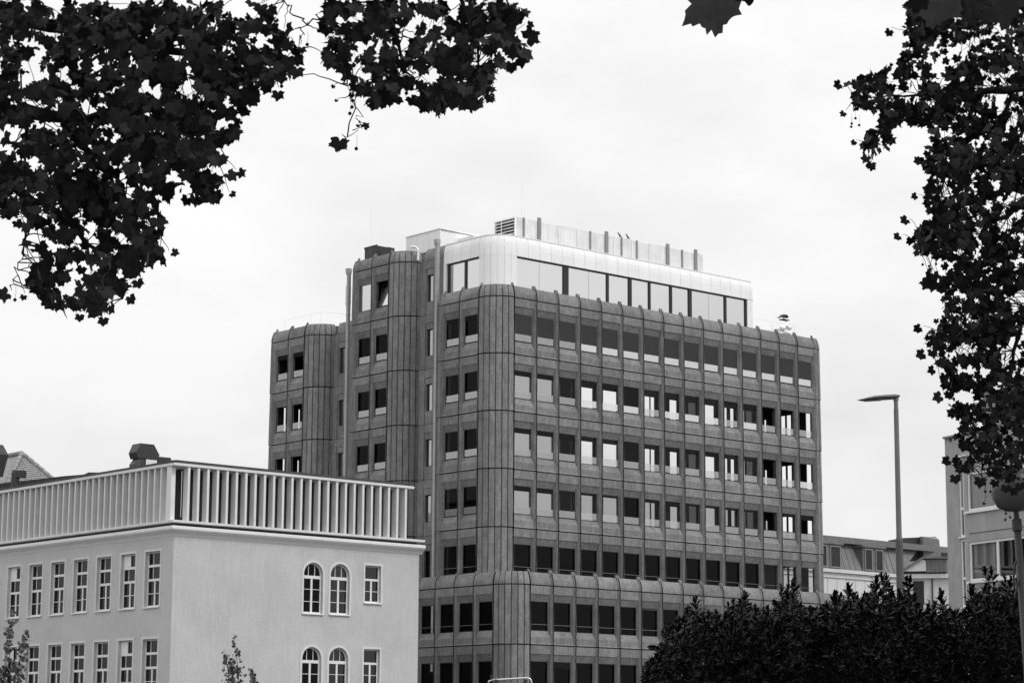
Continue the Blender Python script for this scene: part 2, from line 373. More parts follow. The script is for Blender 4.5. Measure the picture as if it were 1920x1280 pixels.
# --- recessed links with slim windows, and rainwater pipes
for (y0, y1, zt, ns) in ((5.3, 8.3, Z0+H, 6), (13.7, 16.7, Z0, 4)):
    xl = 1.2
    for j in range(ns):
        zb = zt-H*(j+1); mb = MB(); wy0, wy1 = y1-1.36, y1-.80          # slim opening
        wz0, wz1 = zb+WZ0, zb+WZ1
        mb.box(xl, xl+.25, y0, wy0, zb+.016, zb+H-.016); mb.box(xl, xl+.25, wy1, y1+.6, zb+.016, zb+H-.016)
        mb.box(xl, xl+.25, wy0, wy1, zb+.016, wz0); mb.box(xl, xl+.25, wy0, wy1, wz1, zb+H-.016)
        mb.box(xl-.05, xl-.004, wy0-.28, wy0-.10, zb+.02, zb+H-.02); mb.box(xl-.05, xl-.004, wy1+.08, wy1+.26, zb+.02, zb+H-.02)
        mb.box(xl-.035, xl-.004, wy0-.10, wy1+.08, wz1+.38, zb+H-.02)
        mb.box(xl+.03, xl+.2, y0, y1+.6, zb-.016, zb+.016)
        part('link_panel', mb, CONC, bld)
        wo = part('slim_window', MB().box(xl+.12, xl+.17, wy0, wy0+.05, wz0, wz1).box(xl+.12, xl+.17, wy1-.05, wy1, wz0, wz1).box(xl+.12, xl+.17, wy0+.05, wy1-.05, wz0, wz0+.05).box(xl+.12, xl+.17, wy0+.05, wy1-.05, wz1-.05, wz1), DARKFR, bld)
        link('pane', MB().box(xl+.14, xl+.15, wy0+.05, wy1-.05, wz0+.05, wz1-.05).mesh('pane', PANE_SKY if j < 5 else PANE), wo)
    mb = MB(); mb.loft([[(xl+LEAN(z), y0, z), (xl+LEAN(z), y1-.55, z), (xl+.45, y1-.55, z), (xl+.45, y0, z)] for z in (.016, .2, .4, .55, .72)])
    part('parapet_panel', mb, CONC, bld, (0, 0, zt))
for (yp, zt) in ((5.22, Z0+H+.75), (13.60, Z0+H+.35)):
    pp = part('downpipe', MB().box(.04, .22, yp-.05, yp+.13, 6, zt-.45), PMETAL, bld)
    part('hopper', MB().loft([[(.04, yp-.05, zt-.45), (.22, yp-.05, zt-.45), (.22, yp+.13, zt-.45), (.04, yp+.13, zt-.45)],
                              [(-.01, yp-.07, zt-.22), (.26, yp-.07, zt-.22), (.26, yp+.2, zt-.22), (-.01, yp+.2, zt-.22)],
                              [(-.01, yp-.07, zt), (.26, yp-.07, zt), (.26, yp+.2, zt), (-.01, yp+.2, zt)]]), PMETAL, pp)
    for z in np.arange(8, zt-1, 3.187): part('pipe_joint', MB().box(.025, .235, yp-.065, yp+.145, z, z+.04), PMETAL, pp)
# --- inside: floors, ceilings, rear wall with its own windows
XE = xe+ENDR2-.03
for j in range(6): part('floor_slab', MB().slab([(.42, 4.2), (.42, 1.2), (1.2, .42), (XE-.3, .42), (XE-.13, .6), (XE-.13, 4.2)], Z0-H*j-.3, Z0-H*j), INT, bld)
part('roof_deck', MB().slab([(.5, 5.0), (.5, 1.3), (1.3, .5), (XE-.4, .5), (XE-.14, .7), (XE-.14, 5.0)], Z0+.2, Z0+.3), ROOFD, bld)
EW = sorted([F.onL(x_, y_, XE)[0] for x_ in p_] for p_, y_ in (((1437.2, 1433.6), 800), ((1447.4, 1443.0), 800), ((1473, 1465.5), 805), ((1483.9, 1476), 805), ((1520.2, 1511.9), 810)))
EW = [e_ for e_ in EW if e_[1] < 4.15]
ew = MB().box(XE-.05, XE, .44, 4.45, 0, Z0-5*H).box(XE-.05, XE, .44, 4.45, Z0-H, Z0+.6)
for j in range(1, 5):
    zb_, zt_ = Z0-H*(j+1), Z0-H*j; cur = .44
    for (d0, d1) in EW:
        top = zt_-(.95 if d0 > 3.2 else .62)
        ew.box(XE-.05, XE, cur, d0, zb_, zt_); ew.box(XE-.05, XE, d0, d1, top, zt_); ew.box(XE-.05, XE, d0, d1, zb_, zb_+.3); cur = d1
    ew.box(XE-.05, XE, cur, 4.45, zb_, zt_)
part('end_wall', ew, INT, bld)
REAR_Y = 4.2
# rear openings surveyed through the second storey from the top: (pixel x0, x1, frosted, extra lintel)
SL = [(1090.2,1111.3,0,0),(1130.9,1156.2,0,0),(1208.9,1218.4,0,0),(1220.1,1227.3,0,0),(1255.7,1269.0,0,0),(1290.8,1304.6,1,0),(1322.1,1339.0,0,0),(1346.9,1349.0,0,0),
      (1358.9,1363.4,0,0),(1369.6,1376.1,0,0),(1394.5,1396.0,0,0),(1399.1,1410.5,1,0),(1433.8,1437.4,0,.42),(1443.1,1447.6,0,.42),(1049.6,1051.2,1,0),(1070.8,1072.5,1,0)]
ops = []
for x0, x1, fr, lo in SL:
    yy = 675+(x0-963)*.157+60
    ops.append((F.onR(x0, yy, REAR_Y)[0], F.onR(x1, yy, REAR_Y)[0], fr, lo))
ops = sorted(o_ for o_ in ops if o_[1] < XE-.15)
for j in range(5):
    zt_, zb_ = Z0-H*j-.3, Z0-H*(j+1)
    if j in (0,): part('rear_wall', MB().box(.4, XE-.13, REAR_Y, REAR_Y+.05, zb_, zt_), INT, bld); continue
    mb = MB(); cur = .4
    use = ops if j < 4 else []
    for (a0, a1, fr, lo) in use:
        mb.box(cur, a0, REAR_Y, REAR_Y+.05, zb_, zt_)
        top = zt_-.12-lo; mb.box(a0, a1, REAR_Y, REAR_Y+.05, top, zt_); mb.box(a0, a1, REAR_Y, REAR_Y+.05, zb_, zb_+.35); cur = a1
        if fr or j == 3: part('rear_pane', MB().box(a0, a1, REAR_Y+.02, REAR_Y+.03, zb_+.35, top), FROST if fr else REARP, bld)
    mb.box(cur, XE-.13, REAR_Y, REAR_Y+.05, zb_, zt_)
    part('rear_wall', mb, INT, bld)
# shells of the two other volumes
for vi, (yc, zt, ns) in enumerate(VOLS[1:]):
    y0, y1 = yc+.25, yc+RC+2*B+.17+ENDR-.02; zlow = zt-H*ns
    part('roof_deck', MB().slab([(.5, y1), (.5, yc+1.3), (1.3, yc+.5), (9, yc+.5), (9, y1)], zt+.2, zt+.32), ROOFD, bld)
    for j in range(ns): part('floor_slab', MB().slab([(.42, y1-.2), (.42, yc+1.25), (1.25, yc+.42), (9, yc+.42), (9, y1-.2)], zt-H*j-.3, zt-H*j-.001), INT, bld)
    part('side_wall', MB().box(RC, 9.2, yc, y0, 0, zt+.6), CONC2, bld)
    if vi == 0: part('rear_wall', MB().box(.45, 9, y1-.2, y1, 0, zt+.6), CONC2, bld)
    else:
        mb = MB(); part('rear_wall', MB().box(.3, 9, y1-.19, y1, 0, zlow), CONC2, bld)
        sl = sorted([(F.onL(0, 0)[0], 0)]) and []
        for (p0, p1) in ((529.5, 535.5), (556.8, 562)):
            d0, d1 = F.onR(p0, 770, y1)[0], F.onR(p1, 765, y1)[0]; sl.append((d0, d1))
        for j in range(ns):
            cur = .3; zb_, zt_ = zt-H*(j+1), zt-H*j
            if j > 0:
                for (d0, d1) in sl:
                    mb.box(cur, d0, y1-.19, y1, zb_, zt_); mb.box(d0, d1, y1-.19, y1, zt_-.7, zt_); mb.box(d0, d1, y1-.19, y1, zb_, zb_+.3); cur = d1
            mb.box(cur, 9, y1-.19, y1, zb_, zt_)
        part('rear_wall', mb, INT, bld)
    part('back_wall', MB().box(6, 6.2, y0, y1-.2, 0, zt+.3), INT, bld)
# --- the projecting lower storeys
BX, BY, ZB = -.2, -1.65, Z0-5*H
BL_BASE = [None, None, blind_mesh(.35, BOXM), None, None, None, None, None, blind_mesh(.12)]
for j in range(3):
    zb = ZB-H*(j+1)
    for k in range(6): link('corner_strip', STRIP, bld, (BX+RC, BY+RC, zb), R(180+15*k))
    for i in range(16):
        x = BX+RC+B*i; link('facade_panel', PANEL, bld, (x, BY, zb))
        window(x, BY, zb, 0, P_DARK, None, BL_BASE[(i*7+j*4) % 9], True)
    for i in range(5):
        y = BY+RC+B*(i+1); link('facade_panel', PANEL, bld, (BX, y, zb), LFT); window(BX, y, zb, LFT, P_DARK, None, None, True)
for k in range(6): link('corner_strip', STRIPP, bld, (BX+RC, BY+RC, ZB), R(180+15*k))
for i in range(16): link('parapet_panel', PARAPET, bld, (BX+RC+B*i, BY, ZB))
for i in range(5): link('parapet_panel', PARAPET, bld, (BX, BY+RC+B*(i+1), ZB), LFT)
part('terrace_deck', MB().slab([(BX+.5, .3), (BX+.5, BY+1.3), (BX+1.3, BY+.5), (BX+RC+B*16, BY+.5), (BX+RC+B*16, .3)], ZB+.2, ZB+.3), ROOFD, bld)
for j in range(4): part('floor_slab', MB().slab([(BX+.42, 4.2), (BX+.42, BY+1.25), (BX+1.25, BY+.42), (BX+RC+B*16, BY+.42), (BX+RC+B*16, 4.2)], ZB-H*j-.3, ZB-H*j), INT, bld)
part('rear_wall', MB().box(BX+.4, BX+RC+B*16, 4.2, 4.4, 0, ZB), INT, bld)
part('plinth', MB().box(BX+.1, BX+RC+B*16, BY+.12, BY+.4, 0, ZB-3*H).box(BX+.1, BX+.4, BY+.4, BY+RC+B*5, 0, ZB-3*H), CONC2, bld)
part('base_end_wall', MB().box(BX+RC+B*16, BX+RC+B*16+.3, BY+.05, 4.4, 0, ZB+.68), CONC2, bld)

# --- white rooftop storey
ph = part('penthouse', MB().box(1.3, 20.4, 1.6, 4.9, Z0+.3, 29.7).box(1.6, 20.2, 1.9, 4.6, 29.7, 29.95), WMETAL, bld)
PX0, PY0, PR = .5, .5, 1.5; PHEAD, PTOP = 28.93, 30.08
prof = [(0, PHEAD), (.01, 29.45), (.03, 29.7), (.065, 29.88), (.12, PTOP-.03), (.9, PTOP-.02)]
def fascia(wd, gap=.009):
    mb = MB(); mb.loft([[(gap, d, z), (wd-gap, d, z), (wd-gap, d+.10, z-.02), (gap, d+.10, z-.02)] for d, z in prof])
    me = mb.mesh('fascia_panel', WMETAL); return me
nF = 22; fw = (20.9-(PX0+PR))/nF; FM = fascia(fw)
for i in range(nF): link('fascia_panel', FM, ph, (PX0+PR+fw*i, PY0, 0))
nL = 4; fl = (5.15-(PY0+PR))/nL; FL = fascia(fl)
for i in range(nL): link('fascia_panel', FL, ph, (PX0, PY0+PR+fl*(i+1), 0), LFT)
def curved_fascia(a0, a1, rad, pr, n=4):
    mb = MB(); g_ = .005
    A = [a0+g_/rad+(a1-a0-2*g_/rad)*k/n for k in range(n+1)]
    vs = [((rad-d)*math.cos(t_), (rad-d)*math.sin(t_), z) for d, z in pr for t_ in A]; m = n+1
    mb.add(vs, [(j*m+i, j*m+i+1, (j+1)*m+i+1, (j+1)*m+i) for j in range(len(pr)-1) for i in range(n)])
    me = mb.mesh('fascia_panel', WMETAL); shade_auto(me, 30); return me
CF = curved_fascia(0, R(15), PR, prof); CW = curved_fascia(0, R(15), PR, [(0, Z0+.3), (0, PHEAD-.006)])
for k in range(6):
    link('fascia_panel', CF, ph, (PX0+PR, PY0+PR, 0), R(180+15*k)); link('corner_cladding', CW, ph, (PX0+PR, PY0+PR, 0), R(180+15*k))
CE = curved_fascia(0, R(90), .5, prof[:-1], 6)
link('fascia_panel', CE, ph, (20.9, PY0+.5, 0), R(270)); part('end_cladding', MB().box(20.62, 20.9, .52, .62, Z0+.3, PHEAD).box(20.9, 21.38, 1.0, 5.0, Z0+.3, 29.6), WMETAL, ph)
link('corner_cladding', curved_fascia(0, R(90), .48, [(0, Z0+.3), (0, PHEAD-.006)], 6), ph, (20.9, PY0+.5, 0), R(270))
def lip(name, d0, d1, z0, z1):                 # thin roof edging following the rounded corner
    A = [R(180+7.5*k) for k in range(13)]; cx_, cy_ = PX0+PR, PY0+PR
    ln = lambda d: [(PX0+d, 5.15)]+[(cx_+(PR-d)*math.cos(t_), cy_+(PR-d)*math.sin(t_)) for t_ in A]+[(20.9, PY0+d)]+[(20.9+(.5-d)*math.cos(t_), PY0+.5+(.5-d)*math.sin(t_)) for t_ in (R(285), R(300), R(315), R(330), R(345), R(360))]
    o_, i_ = ln(d0), ln(d1); mb = MB(); mb.loft([[(*o_[k], z0), (*o_[k], z1), (*i_[k], z1), (*i_[k], z0)] for k in range(len(o_))]); part(name, mb, WMETAL, ph)
lip('roof_lip', .10, .5, PTOP-.02, PTOP+.035)
part('soffit', MB().box(2.0, 20.9, .56, 1.7, PHEAD+.005, PHEAD+.03).box(.56, 1.7, 2.0, 5.1, PHEAD+.005, PHEAD+.03), WMETAL, ph)
# glazing: dark mullions with mirror panes between
def glaz(frame_x, thin_x, zs, ze, left=False):
    xs = sorted([(x, wd, 1) for x, wd in frame_x]+[(x, .02, 0) for x in thin_x])
    for k in range(len(xs)-1):
        x0, x1 = xs[k][0]+xs[k][1]/2, xs[k+1][0]-xs[k+1][1]/2
        if left: part('pane', MB().box(.64, .66, x0, x1, zs, ze-.08), PANE_PH, ph)
        else: part('pane', MB().box(x0, x1, .64, .66, zs, ze-.08), PANE_PH, ph)
    for x, wd, k in xs:
        if not k: continue
        if left: part('mullion', MB().box(.58, .72, x-wd/2, x+wd/2, zs, ze-.08), DARKFR, ph)
        else: part('mullion', MB().box(x-wd/2, x+wd/2, .58, .72, zs, ze-.08), DARKFR, ph)
glaz([(5.77, .40), (9.03, .16), (10.82, .24), (12.4, .15), (14.16, .18), (15.76, .26), (18.78, .17), (20.55, .14)], [2.05, 3.78, 7.55, 17.36], Z0+.3, PHEAD)
glaz([(4.82, .12), (3.3, .16)], [2.05], Z0+.3, PHEAD, True)
part('head_rail', MB().box(2.0, 20.62, .58, .72, PHEAD-.08, PHEAD).box(.58, .72, 2.0, 4.9, PHEAD-.08, PHEAD), DARKFR, ph)
part('end_cladding', MB().box(.5, .62, 4.9, 5.15, Z0+.3, PHEAD), WMETAL, ph)
part('edge_strip', MB().box(.52, .8, 5.17, 5.45, Z0-.2, 29.6), ZINC, bld)
# plant screen on the roof
sc = part('plant_screen', MB().box(4.4, 19.2, 3.12, 3.16, 29.9, 31.8), GMETAL, bld)
SX = [4.12, 4.64, 5.81, 7.34, 8.8, 9.85, 10.27, 11.14, 11.74, 12.39, 13.21, 13.65, 14.68, 16.23, 17.49, 18.64, 19.06, 19.33]
SCR = mat('screen_panel', .66, .5, .4, var=.08, scale=1.5, streak=.08, objvar=.05)
for i in range(len(SX)-1): part('screen_panel', MB().box(SX[i]+.012, SX[i+1]-.012, 3.0, 3.05, 29.95, 31.93-.02*(i % 3)), SCR, sc)
for x in (5.81, 11.14, 16.23, 18.64): part('screen_post', MB().box(x-.11, x+.11, 2.9, 3.0, 29.95, 32.12), GMETAL, sc)
for x in (4.64, 9.85, 12.39, 13.65, 17.49): part('screen_post', MB().box(x-.05, x+.05, 2.93, 2.997, 29.95, 31.95), GMETAL, sc)
lv = part('louvre_box', MB().box(4.16, 4.3, 3.06, 4.9, 29.9, 31.9), DMETAL, bld)
ly1 = F.onL(928, 416, 4.0)[0]
for k in range(9): part('louvre_slat', MB().loft([[(4.02, 3.06, 30.2+.185*k), (4.02, ly1, 30.2+.185*k), (4.14, ly1, 30.28+.185*k), (4.14, 3.06, 30.28+.185*k)], [(4.02, 3.06, 30.24+.185*k), (4.02, ly1, 30.24+.185*k), (4.14, ly1, 30.32+.185*k), (4.14, 3.06, 30.32+.185*k)]]), SCR, lv)
part('louvre_frame', MB().box(4.0, 4.12, 3.0, 3.055, 29.9, 31.93).box(4.0, 4.12, ly1, ly1+.06, 29.9, 31.93).box(4.0, 4.12, 3.055, ly1, 31.87, 31.93).box(4.0, 4.03, 4.2, 4.24, 29.95, 31.87), WMETAL, lv)
# roof boxes on the middle volume
rb = part('roof_box', MB().box(4.05, 8, 9.85, 13.1, 29.6, 32.3), WMETAL, bld)
for k in range(6): part('cladding_panel', MB().box(4.0, 4.045, 9.82+.55*k, 9.82+.55*k+.538, 31.15 if k in (1, 2, 3) else 29.9, 32.33), WMETAL, rb)
part('opening', MB().box(3.98, 4.044, 10.5, 12.5, 30.2, 31.12), DARKFR, rb)
part('coping', MB().box(3.96, 8, 9.78, 13.14, 32.34, 32.40), WMETAL, rb)
part('lower_roof_box', MB().box(5.4, 12, 8.4, 10, 29.6, 31.95), WMETAL, bld)
part('vent_housing', MB().box(2.6, 3.6, 14.2, 15.4, 29.8, 31.85).box(2.58, 2.62, 14.15, 15.45, 31.8, 31.9).box(2.7, 3.2, 13.2, 13.9, 29.8, 31.6), DMETAL, bld)
part('vent_cap', MB().box(2.0, 2.6, 10.9, 12.1, 29.8, 30.9), GMETAL, bld)
part('bent_vent_pipe', MB().tube([(.9, 8.0, 29.7), (.9, 8.0, 30.35), (.8, 8.15, 30.5), (.6, 8.35, 30.5)], .07, 8), WMETAL, bld)
mastp = MB()
part('round_vent', MB().lathe([(.05, 27.6), (.17, 27.85), (.17, 28.9), (.10, 29.1), (.02, 29.12)], 14, .2, 13.78), WMETAL, bld)
for (x, y, z0_, z1_) in ((2.2, 14.3, 29.8, 34.5), (5.0, 3.6, 31.9, 34.5)):
    part('lightning_rod', MB().tube([(x, y, z0_), (x, y, z1_)], .0025, 5), PMETAL, bld)
# thin safety lines along the lower roofs
part('safety_rail', MB().tube([(1.0, 21.4, 28.0), (1.0, 17.6, 28.0), (3.0, 16.9, 28.0)], .0045, 5).tube([(1.0, 21.4, 26.9), (1.0, 21.4, 28.0)], .0045, 5).tube([(1.0, 18.6, 26.9), (1.0, 18.6, 28.0)], .0045, 5).tube([(1.0, 17.6, 26.9), (1.0, 17.6, 28.0)], .0045, 5), PMETAL, bld)
part('safety_rail', MB().tube([(21.5, 1.6, 28.1), (26.0, 1.6, 28.1), (26.0, 4.2, 28.1)], .0045, 5).tube([(26.0, 1.6, 26.6), (26.0, 1.6, 28.1)], .0045, 5).tube([(24.0, 1.6, 26.6), (24.0, 1.6, 28.1)], .0045, 5), PMETAL, bld)
def wpt(x, y, z): q = F.O+F.a*x+F.b*y; return (q[0], q[1], z)
# rooftop exhaust: dark hood on legs over a crumpled pale cover
ex = thing('rooftop_exhaust', 'small dark hooded exhaust over a crumpled pale cover at the roof corner', 'vent', wpt(24.8, 1.4, Z0+.3), F.th); ex.scale = (.8, .8, .8)
hp = [(-.75, 2.03, .02), (-.5, 2.07, .05), (-.3, 2.2, .10), (0, 2.27, .13), (.25, 2.28, .14), (.42, 2.25, .11), (.5, 2.2, .05)]
hm = MB(); hm.loft([[(x, r_*1.4*math.cos(t_), z+r_*math.sin(t_)) for t_ in np.linspace(0, 2*math.pi, 9)[:-1]] for x, z, r_ in hp]); part('hood', hm, DMETAL, ex, smooth=True)
part('legs', MB().tube([(-.15, 0, 2.3), (.1, 0, 1.98)], .03).tube([(.35, 0, 2.3), (.1, 0, 1.98)], .03).box(-.32, .5, -.2, .2, 1.92, 1.98), DMETAL, ex)
cm = MB()
for k in range(26):
    a_ = rng.uniform(0, 6.28); q = rng.uniform(0, 1); cx_, cy_, cz_ = rng.uniform(-.75, .75)*(1-.5*q), rng.uniform(-.3, .3), .1+1.6*q; rr_ = rng.uniform(.15, .3)
    cm.lathe([(.02, cz_-rr_), (rr_*.8, cz_-rr_*.5), (rr_, cz_), (rr_*.7, cz_+rr_*.6), (.02, cz_+rr_*.9)], 9, cx_, cy_)
part('pale_cover', cm, WMETAL, ex, smooth=True)
# two birds on the plant screen
for (px_, py_, lb) in ((1162, 445, 'left of two small birds perched on the rooftop screen'), (1177, 450, 'right of two small birds perched on the rooftop screen')):
    X_ = F.onR(px_, py_, 3.02)[0]
    bd = MB(); bd.loft([[(s_*.7, .7*r_*math.cos(t_), .14+zz*.8+.7*r_*math.sin(t_)) for t_ in np.linspace(0, 6.283, 8)[:-1]] for s_, zz, r_ in ((-.24, .16, .025), (-.19, .19, .06), (-.13, .13, .055), (-.03, .04, .085), (.08, -.02, .07), (.2, -.09, .03), (.3, -.14, .012))])
    bd.tube([(-.02, .02, .12), (-.02, .02, 0)], .012, 4).tube([(-.02, -.02, .12), (-.02, -.02, 0)], .012, 4)
    t_ = thing('bird', lb, 'bird', wpt(X_, 3.02, 31.92), F.th, 'birds on the rooftop screen', bd.mesh('bird', DMETAL))

# ================================================================== the white plaster building
W = Frame((-14.824, 102.15), R(41.0))
wb = thing('plaster_building', 'pale plaster building with white vertical fins round its top storey', 'building', (*W.O, 0), W.th)
WLEN, LLEN = 13.83, 26.0
def wall_with_holes(x0, x1, z0, z1, holes, depth, arch=()):
    """sheet in x,z at y=0 with rectangular openings (and their reveals down to y=depth)"""
    mb = MB(); xs = sorted({x0, x1, *[h[0] for h in holes], *[h[1] for h in holes]}); zs = sorted({z0, z1, *[h[2] for h in holes], *[h[3] for h in holes]})
    for i in range(len(xs)-1):
        for j in range(len(zs)-1):
            xm, zm = (xs[i]+xs[i+1])/2, (zs[j]+zs[j+1])/2
            if any(h[0] < xm < h[1] and h[2] < zm < h[3] for h in holes): continue
            mb.add([(xs[i], 0, zs[j]), (xs[i+1], 0, zs[j]), (xs[i+1], 0, zs[j+1]), (xs[i], 0, zs[j+1])], [(0, 1, 2, 3)])
    for k, (a0, a1, c0, c1) in enumerate(holes):
        if k in arch:
            rad = (a1-a0)/2; xc, zc = (a0+a1)/2, c1-rad; n = 16
            pts = [(xc+rad*math.cos(math.pi*q/n), zc+rad*math.sin(math.pi*q/n)) for q in range(n+1)]
            for half, cx_ in ((pts[:n//2+1], a1), (pts[n//2:], a0)):
                c_ = [(cx_, 0, c1)]+[(p[0], 0, p[1]) for p in half]
                mb.add(c_, [(0, q, q+1) for q in range(1, len(half))])
            loop = [(a1, c0)]+pts+[(a0, c0)]
        else: loop = [(a1, c0), (a1, c1), (a0, c1), (a0, c0)]
        n = len(loop); mb.add([(p[0], 0, p[1]) for p in loop]+[(p[0], depth, p[1]) for p in loop], [(q, (q+1) % n, (q+1) % n+n, q+n) for q in range(n)])
    return mb
# left face (local x runs from far end to the corner)
def lx(y): return -y
lw = []
for (ya, yb) in ((1.01, 2.26), (3.06, 4.30), (5.12, 6.38), (7.15, 8.46), (9.22, 10.54), (11.27, 12.61), (13.32, 14.70), (15.38, 16.74)):
    yc_ = (ya+yb)/2; lw.append(yc_)
LW = 1.22
LROWS = [(7.88, 10.33), (4.02, 6.47), (.4, 2.6)]
holesL = [(lx(y)-LW/2, lx(y)+LW/2, z0_, z1_) for (z0_, z1_) in LROWS for y in lw]
part('left_wall', wall_with_holes(-LLEN, 0, 0, 11.1, holesL, .22), PLASTER, wb, (0, 0, 0), LFT)
RW = [(7.08, 8.16, 7.85, 10.18, 1), (8.60, 9.70, 7.87, 10.2, 1), (10.6, 11.54, 8.49, 10.23, 0), (7.08, 8.16, 4.0, 6.33, 1), (8.60, 9.70, 4.02, 6.35, 1), (10.6, 11.54, 4.6, 6.34, 0)]
holesR = [h[:4] for h in RW]
part('right_wall', wall_with_holes(0, WLEN, 0, 11.1, holesR, .22, {i for i, h in enumerate(RW) if h[4]}), PLASTER, wb)
part('rear_walls', MB().box(WLEN-.25, WLEN-.003, .003, LLEN, 0, 11.1).box(.3, WLEN-.3, LLEN-.3, LLEN, 0, 11.1), PLASTER, wb)
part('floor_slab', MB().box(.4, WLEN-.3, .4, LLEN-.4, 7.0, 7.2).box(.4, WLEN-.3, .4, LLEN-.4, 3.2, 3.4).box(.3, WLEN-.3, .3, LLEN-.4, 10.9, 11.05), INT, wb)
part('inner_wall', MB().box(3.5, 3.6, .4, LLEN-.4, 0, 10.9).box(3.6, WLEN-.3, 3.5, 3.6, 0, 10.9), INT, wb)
WINGLASS = glass('old_window_glass', .06, .14, .02, wave=.05)
def bars(mb, x0, x1, z0, z1, y=.14, d=.06): mb.box(x0, x1, y, y+d, z0, z1)
def rect_window(parent, x0, x1, z0, z1, rz, kind, ox=(0, 0, 0), tilt_pane=False):
    t = .06; mb = MB()
    bars(mb, x0, x0+t, z0, z1); bars(mb, x1-t, x1, z0, z1); bars(mb, x0+t, x1-t, z0, z0+t*1.3); bars(mb, x0+t, x1-t, z1-t, z1)
    xm = (x0+x1)/2
    if kind == 'tall':
        ha, hb = z0+(z1-z0)*.49, z0+(z1-z0)*.745
        for h_ in (ha, hb): bars(mb, x0+t, x1-t, h_-.055, h_+.055, .125, .09)
        bars(mb, xm-.045, xm+.045, z0+t*1.3, ha-.055, .13, .07)
        bars(mb, x0+t, xm-.045, (z0+ha)/2-.012, (z0+ha)/2+.018, .15, .03); bars(mb, xm+.045, x1-t, (z0+ha)/2-.012, (z0+ha)/2+.018, .15, .03)
        for (q0, q1) in ((ha+.055, hb-.055), (hb+.055, z1-t)):
            for fx in (.36, .80): xx = x0+(x1-x0)*fx; bars(mb, xx-.014, xx+.014, q0, q1, .15, .03)
    else:
        ha = z0+(z1-z0)*.62; bars(mb, x0+t, x1-t, ha-.05, ha+.05, .125, .09); bars(mb, xm-.045, xm+.045, z0+t*1.3, ha-.05, .13, .07)
        hz = (z0+ha)/2; bars(mb, x0+t, xm-.045, hz-.012, hz+.012, .15, .03); bars(mb, xm+.045, x1-t, hz-.012, hz+.012, .15, .03)
    wo = part('window', mb, TRIM, parent, ox, rz)
    part('pane', MB().box(x0+t, x1-t, .172, .178, z0+t, z1-t), WINGLASS, wo)
    part('sill', MB().loft([[(x0-.05, -.07, z0-.05), (x1+.05, -.07, z0-.05), (x1+.05, .14, z0-.03), (x0-.05, .14, z0-.03)], [(x0-.05, -.07, z0-.015), (x1+.05, -.07, z0-.015), (x1+.05, .14, z0+.03), (x0-.05, .14, z0+.03)]]), TRIM, wo)
    part('surround', MB().box(x0-.10, x0-.005, -.022, .003, z0-.02, z1+.005).box(x1+.005, x1+.10, -.022, .003, z0-.02, z1+.005).box(x0-.10, x1+.10, -.022, .003, z1+.005, z1+.10), mat_sur, wo)
    if tilt_pane:
        part('vent_board', MB().box(x0+t+.005, xm+.01, .128, .148, hb+.06, z1-t-.005), TRIM, wo)
    return wo
mat_sur = mat('plaster_surround', .64, .9, .2, var=.04, scale=2)
def arch_window(parent, x0, x1, z0, z1):
    t = .06; rad = (x1-x0)/2; xc, zc = (x0+x1)/2, z1-rad; n = 16; mb = MB()
    def ringpts(r_): return [(xc+r_*math.cos(math.pi*q/n), zc+r_*math.sin(math.pi*q/n)) for q in range(n+1)]
    def archband(r0, r1, y0, y1, mb):
        A, Bp = ringpts(r0), ringpts(r1)
        for q in range(n):
            mb.add([(A[q][0], y0, A[q][1]), (Bp[q][0], y0, Bp[q][1]), (Bp[q+1][0], y0, Bp[q+1][1]), (A[q+1][0], y0, A[q+1][1]), (A[q][0], y1, A[q][1]), (Bp[q][0], y1, Bp[q][1]), (Bp[q+1][0], y1, Bp[q+1][1]), (A[q+1][0], y1, A[q+1][1])], [(0, 1, 2, 3), (0, 3, 7, 4), (1, 5, 6, 2)])
    archband(rad-t, rad-.002, .14, .20, mb)
    bars(mb, x0, x0+t, z0, zc); bars(mb, x1-t, x1, z0, zc); bars(mb, x0+t, x1-t, z0, z0+t*1.3)
    ha = zc-.12; bars(mb, x0+t, x1-t, ha-.07, ha+.07, .12, .10); bars(mb, xc-.05, xc+.05, z0+t*1.3, ha-.07, .13, .07)
    for k in (1, 2):
        hz = z0+(ha-z0)*k/3
        bars(mb, x0+t, xc-.05, hz-.012, hz+.012, .15, .03); bars(mb, xc+.05, x1-t, hz-.012, hz+.012, .15, .03)
    for xx in (xc-rad*.33, xc+rad*.33): bars(mb, xx-.014, xx+.014, ha+.07, zc+math.sqrt(rad**2-(rad*.33)**2)-.03, .15, .03)
    wo = part('window', mb, TRIM, parent)
    pp = MB(); pts = [(x0+.03, z0+.03), (x1-.03, z0+.03)]+ringpts(rad-.03); pp.prism(pts, .172, .178); part('pane', pp, WINGLASS, wo)
    part('sill', MB().loft([[(x0-.05, -.07, z0-.05), (x1+.05, -.07, z0-.05), (x1+.05, .14, z0-.03), (x0-.05, .14, z0-.03)], [(x0-.05, -.07, z0-.015), (x1+.05, -.07, z0-.015), (x1+.05, .14, z0+.03), (x0-.05, .14, z0+.03)]]), TRIM, wo)
    sb = MB(); archband(rad+.005, rad+.11, -.022, .003, sb); sb.box(x0-.11, x0-.005, -.022, .003, z0-.02, zc).box(x1+.005, x1+.11, -.022, .003, z0-.02, zc); part('surround', sb, mat_sur, wo)
for ri, (z0_, z1_) in enumerate(LROWS[:2]):
    for wi, y in enumerate(lw): rect_window(wb, lx(y)-LW/2, lx(y)+LW/2, z0_, z1_, LFT, 'tall', tilt_pane=(wi in (1, 6)))
for (x0, x1, z0_, z1_, ar) in RW:
    if ar: arch_window(wb, x0, x1, z0_, z1_)
    else: rect_window(wb, x0, x1, z0_, z1_, 0, 'small')
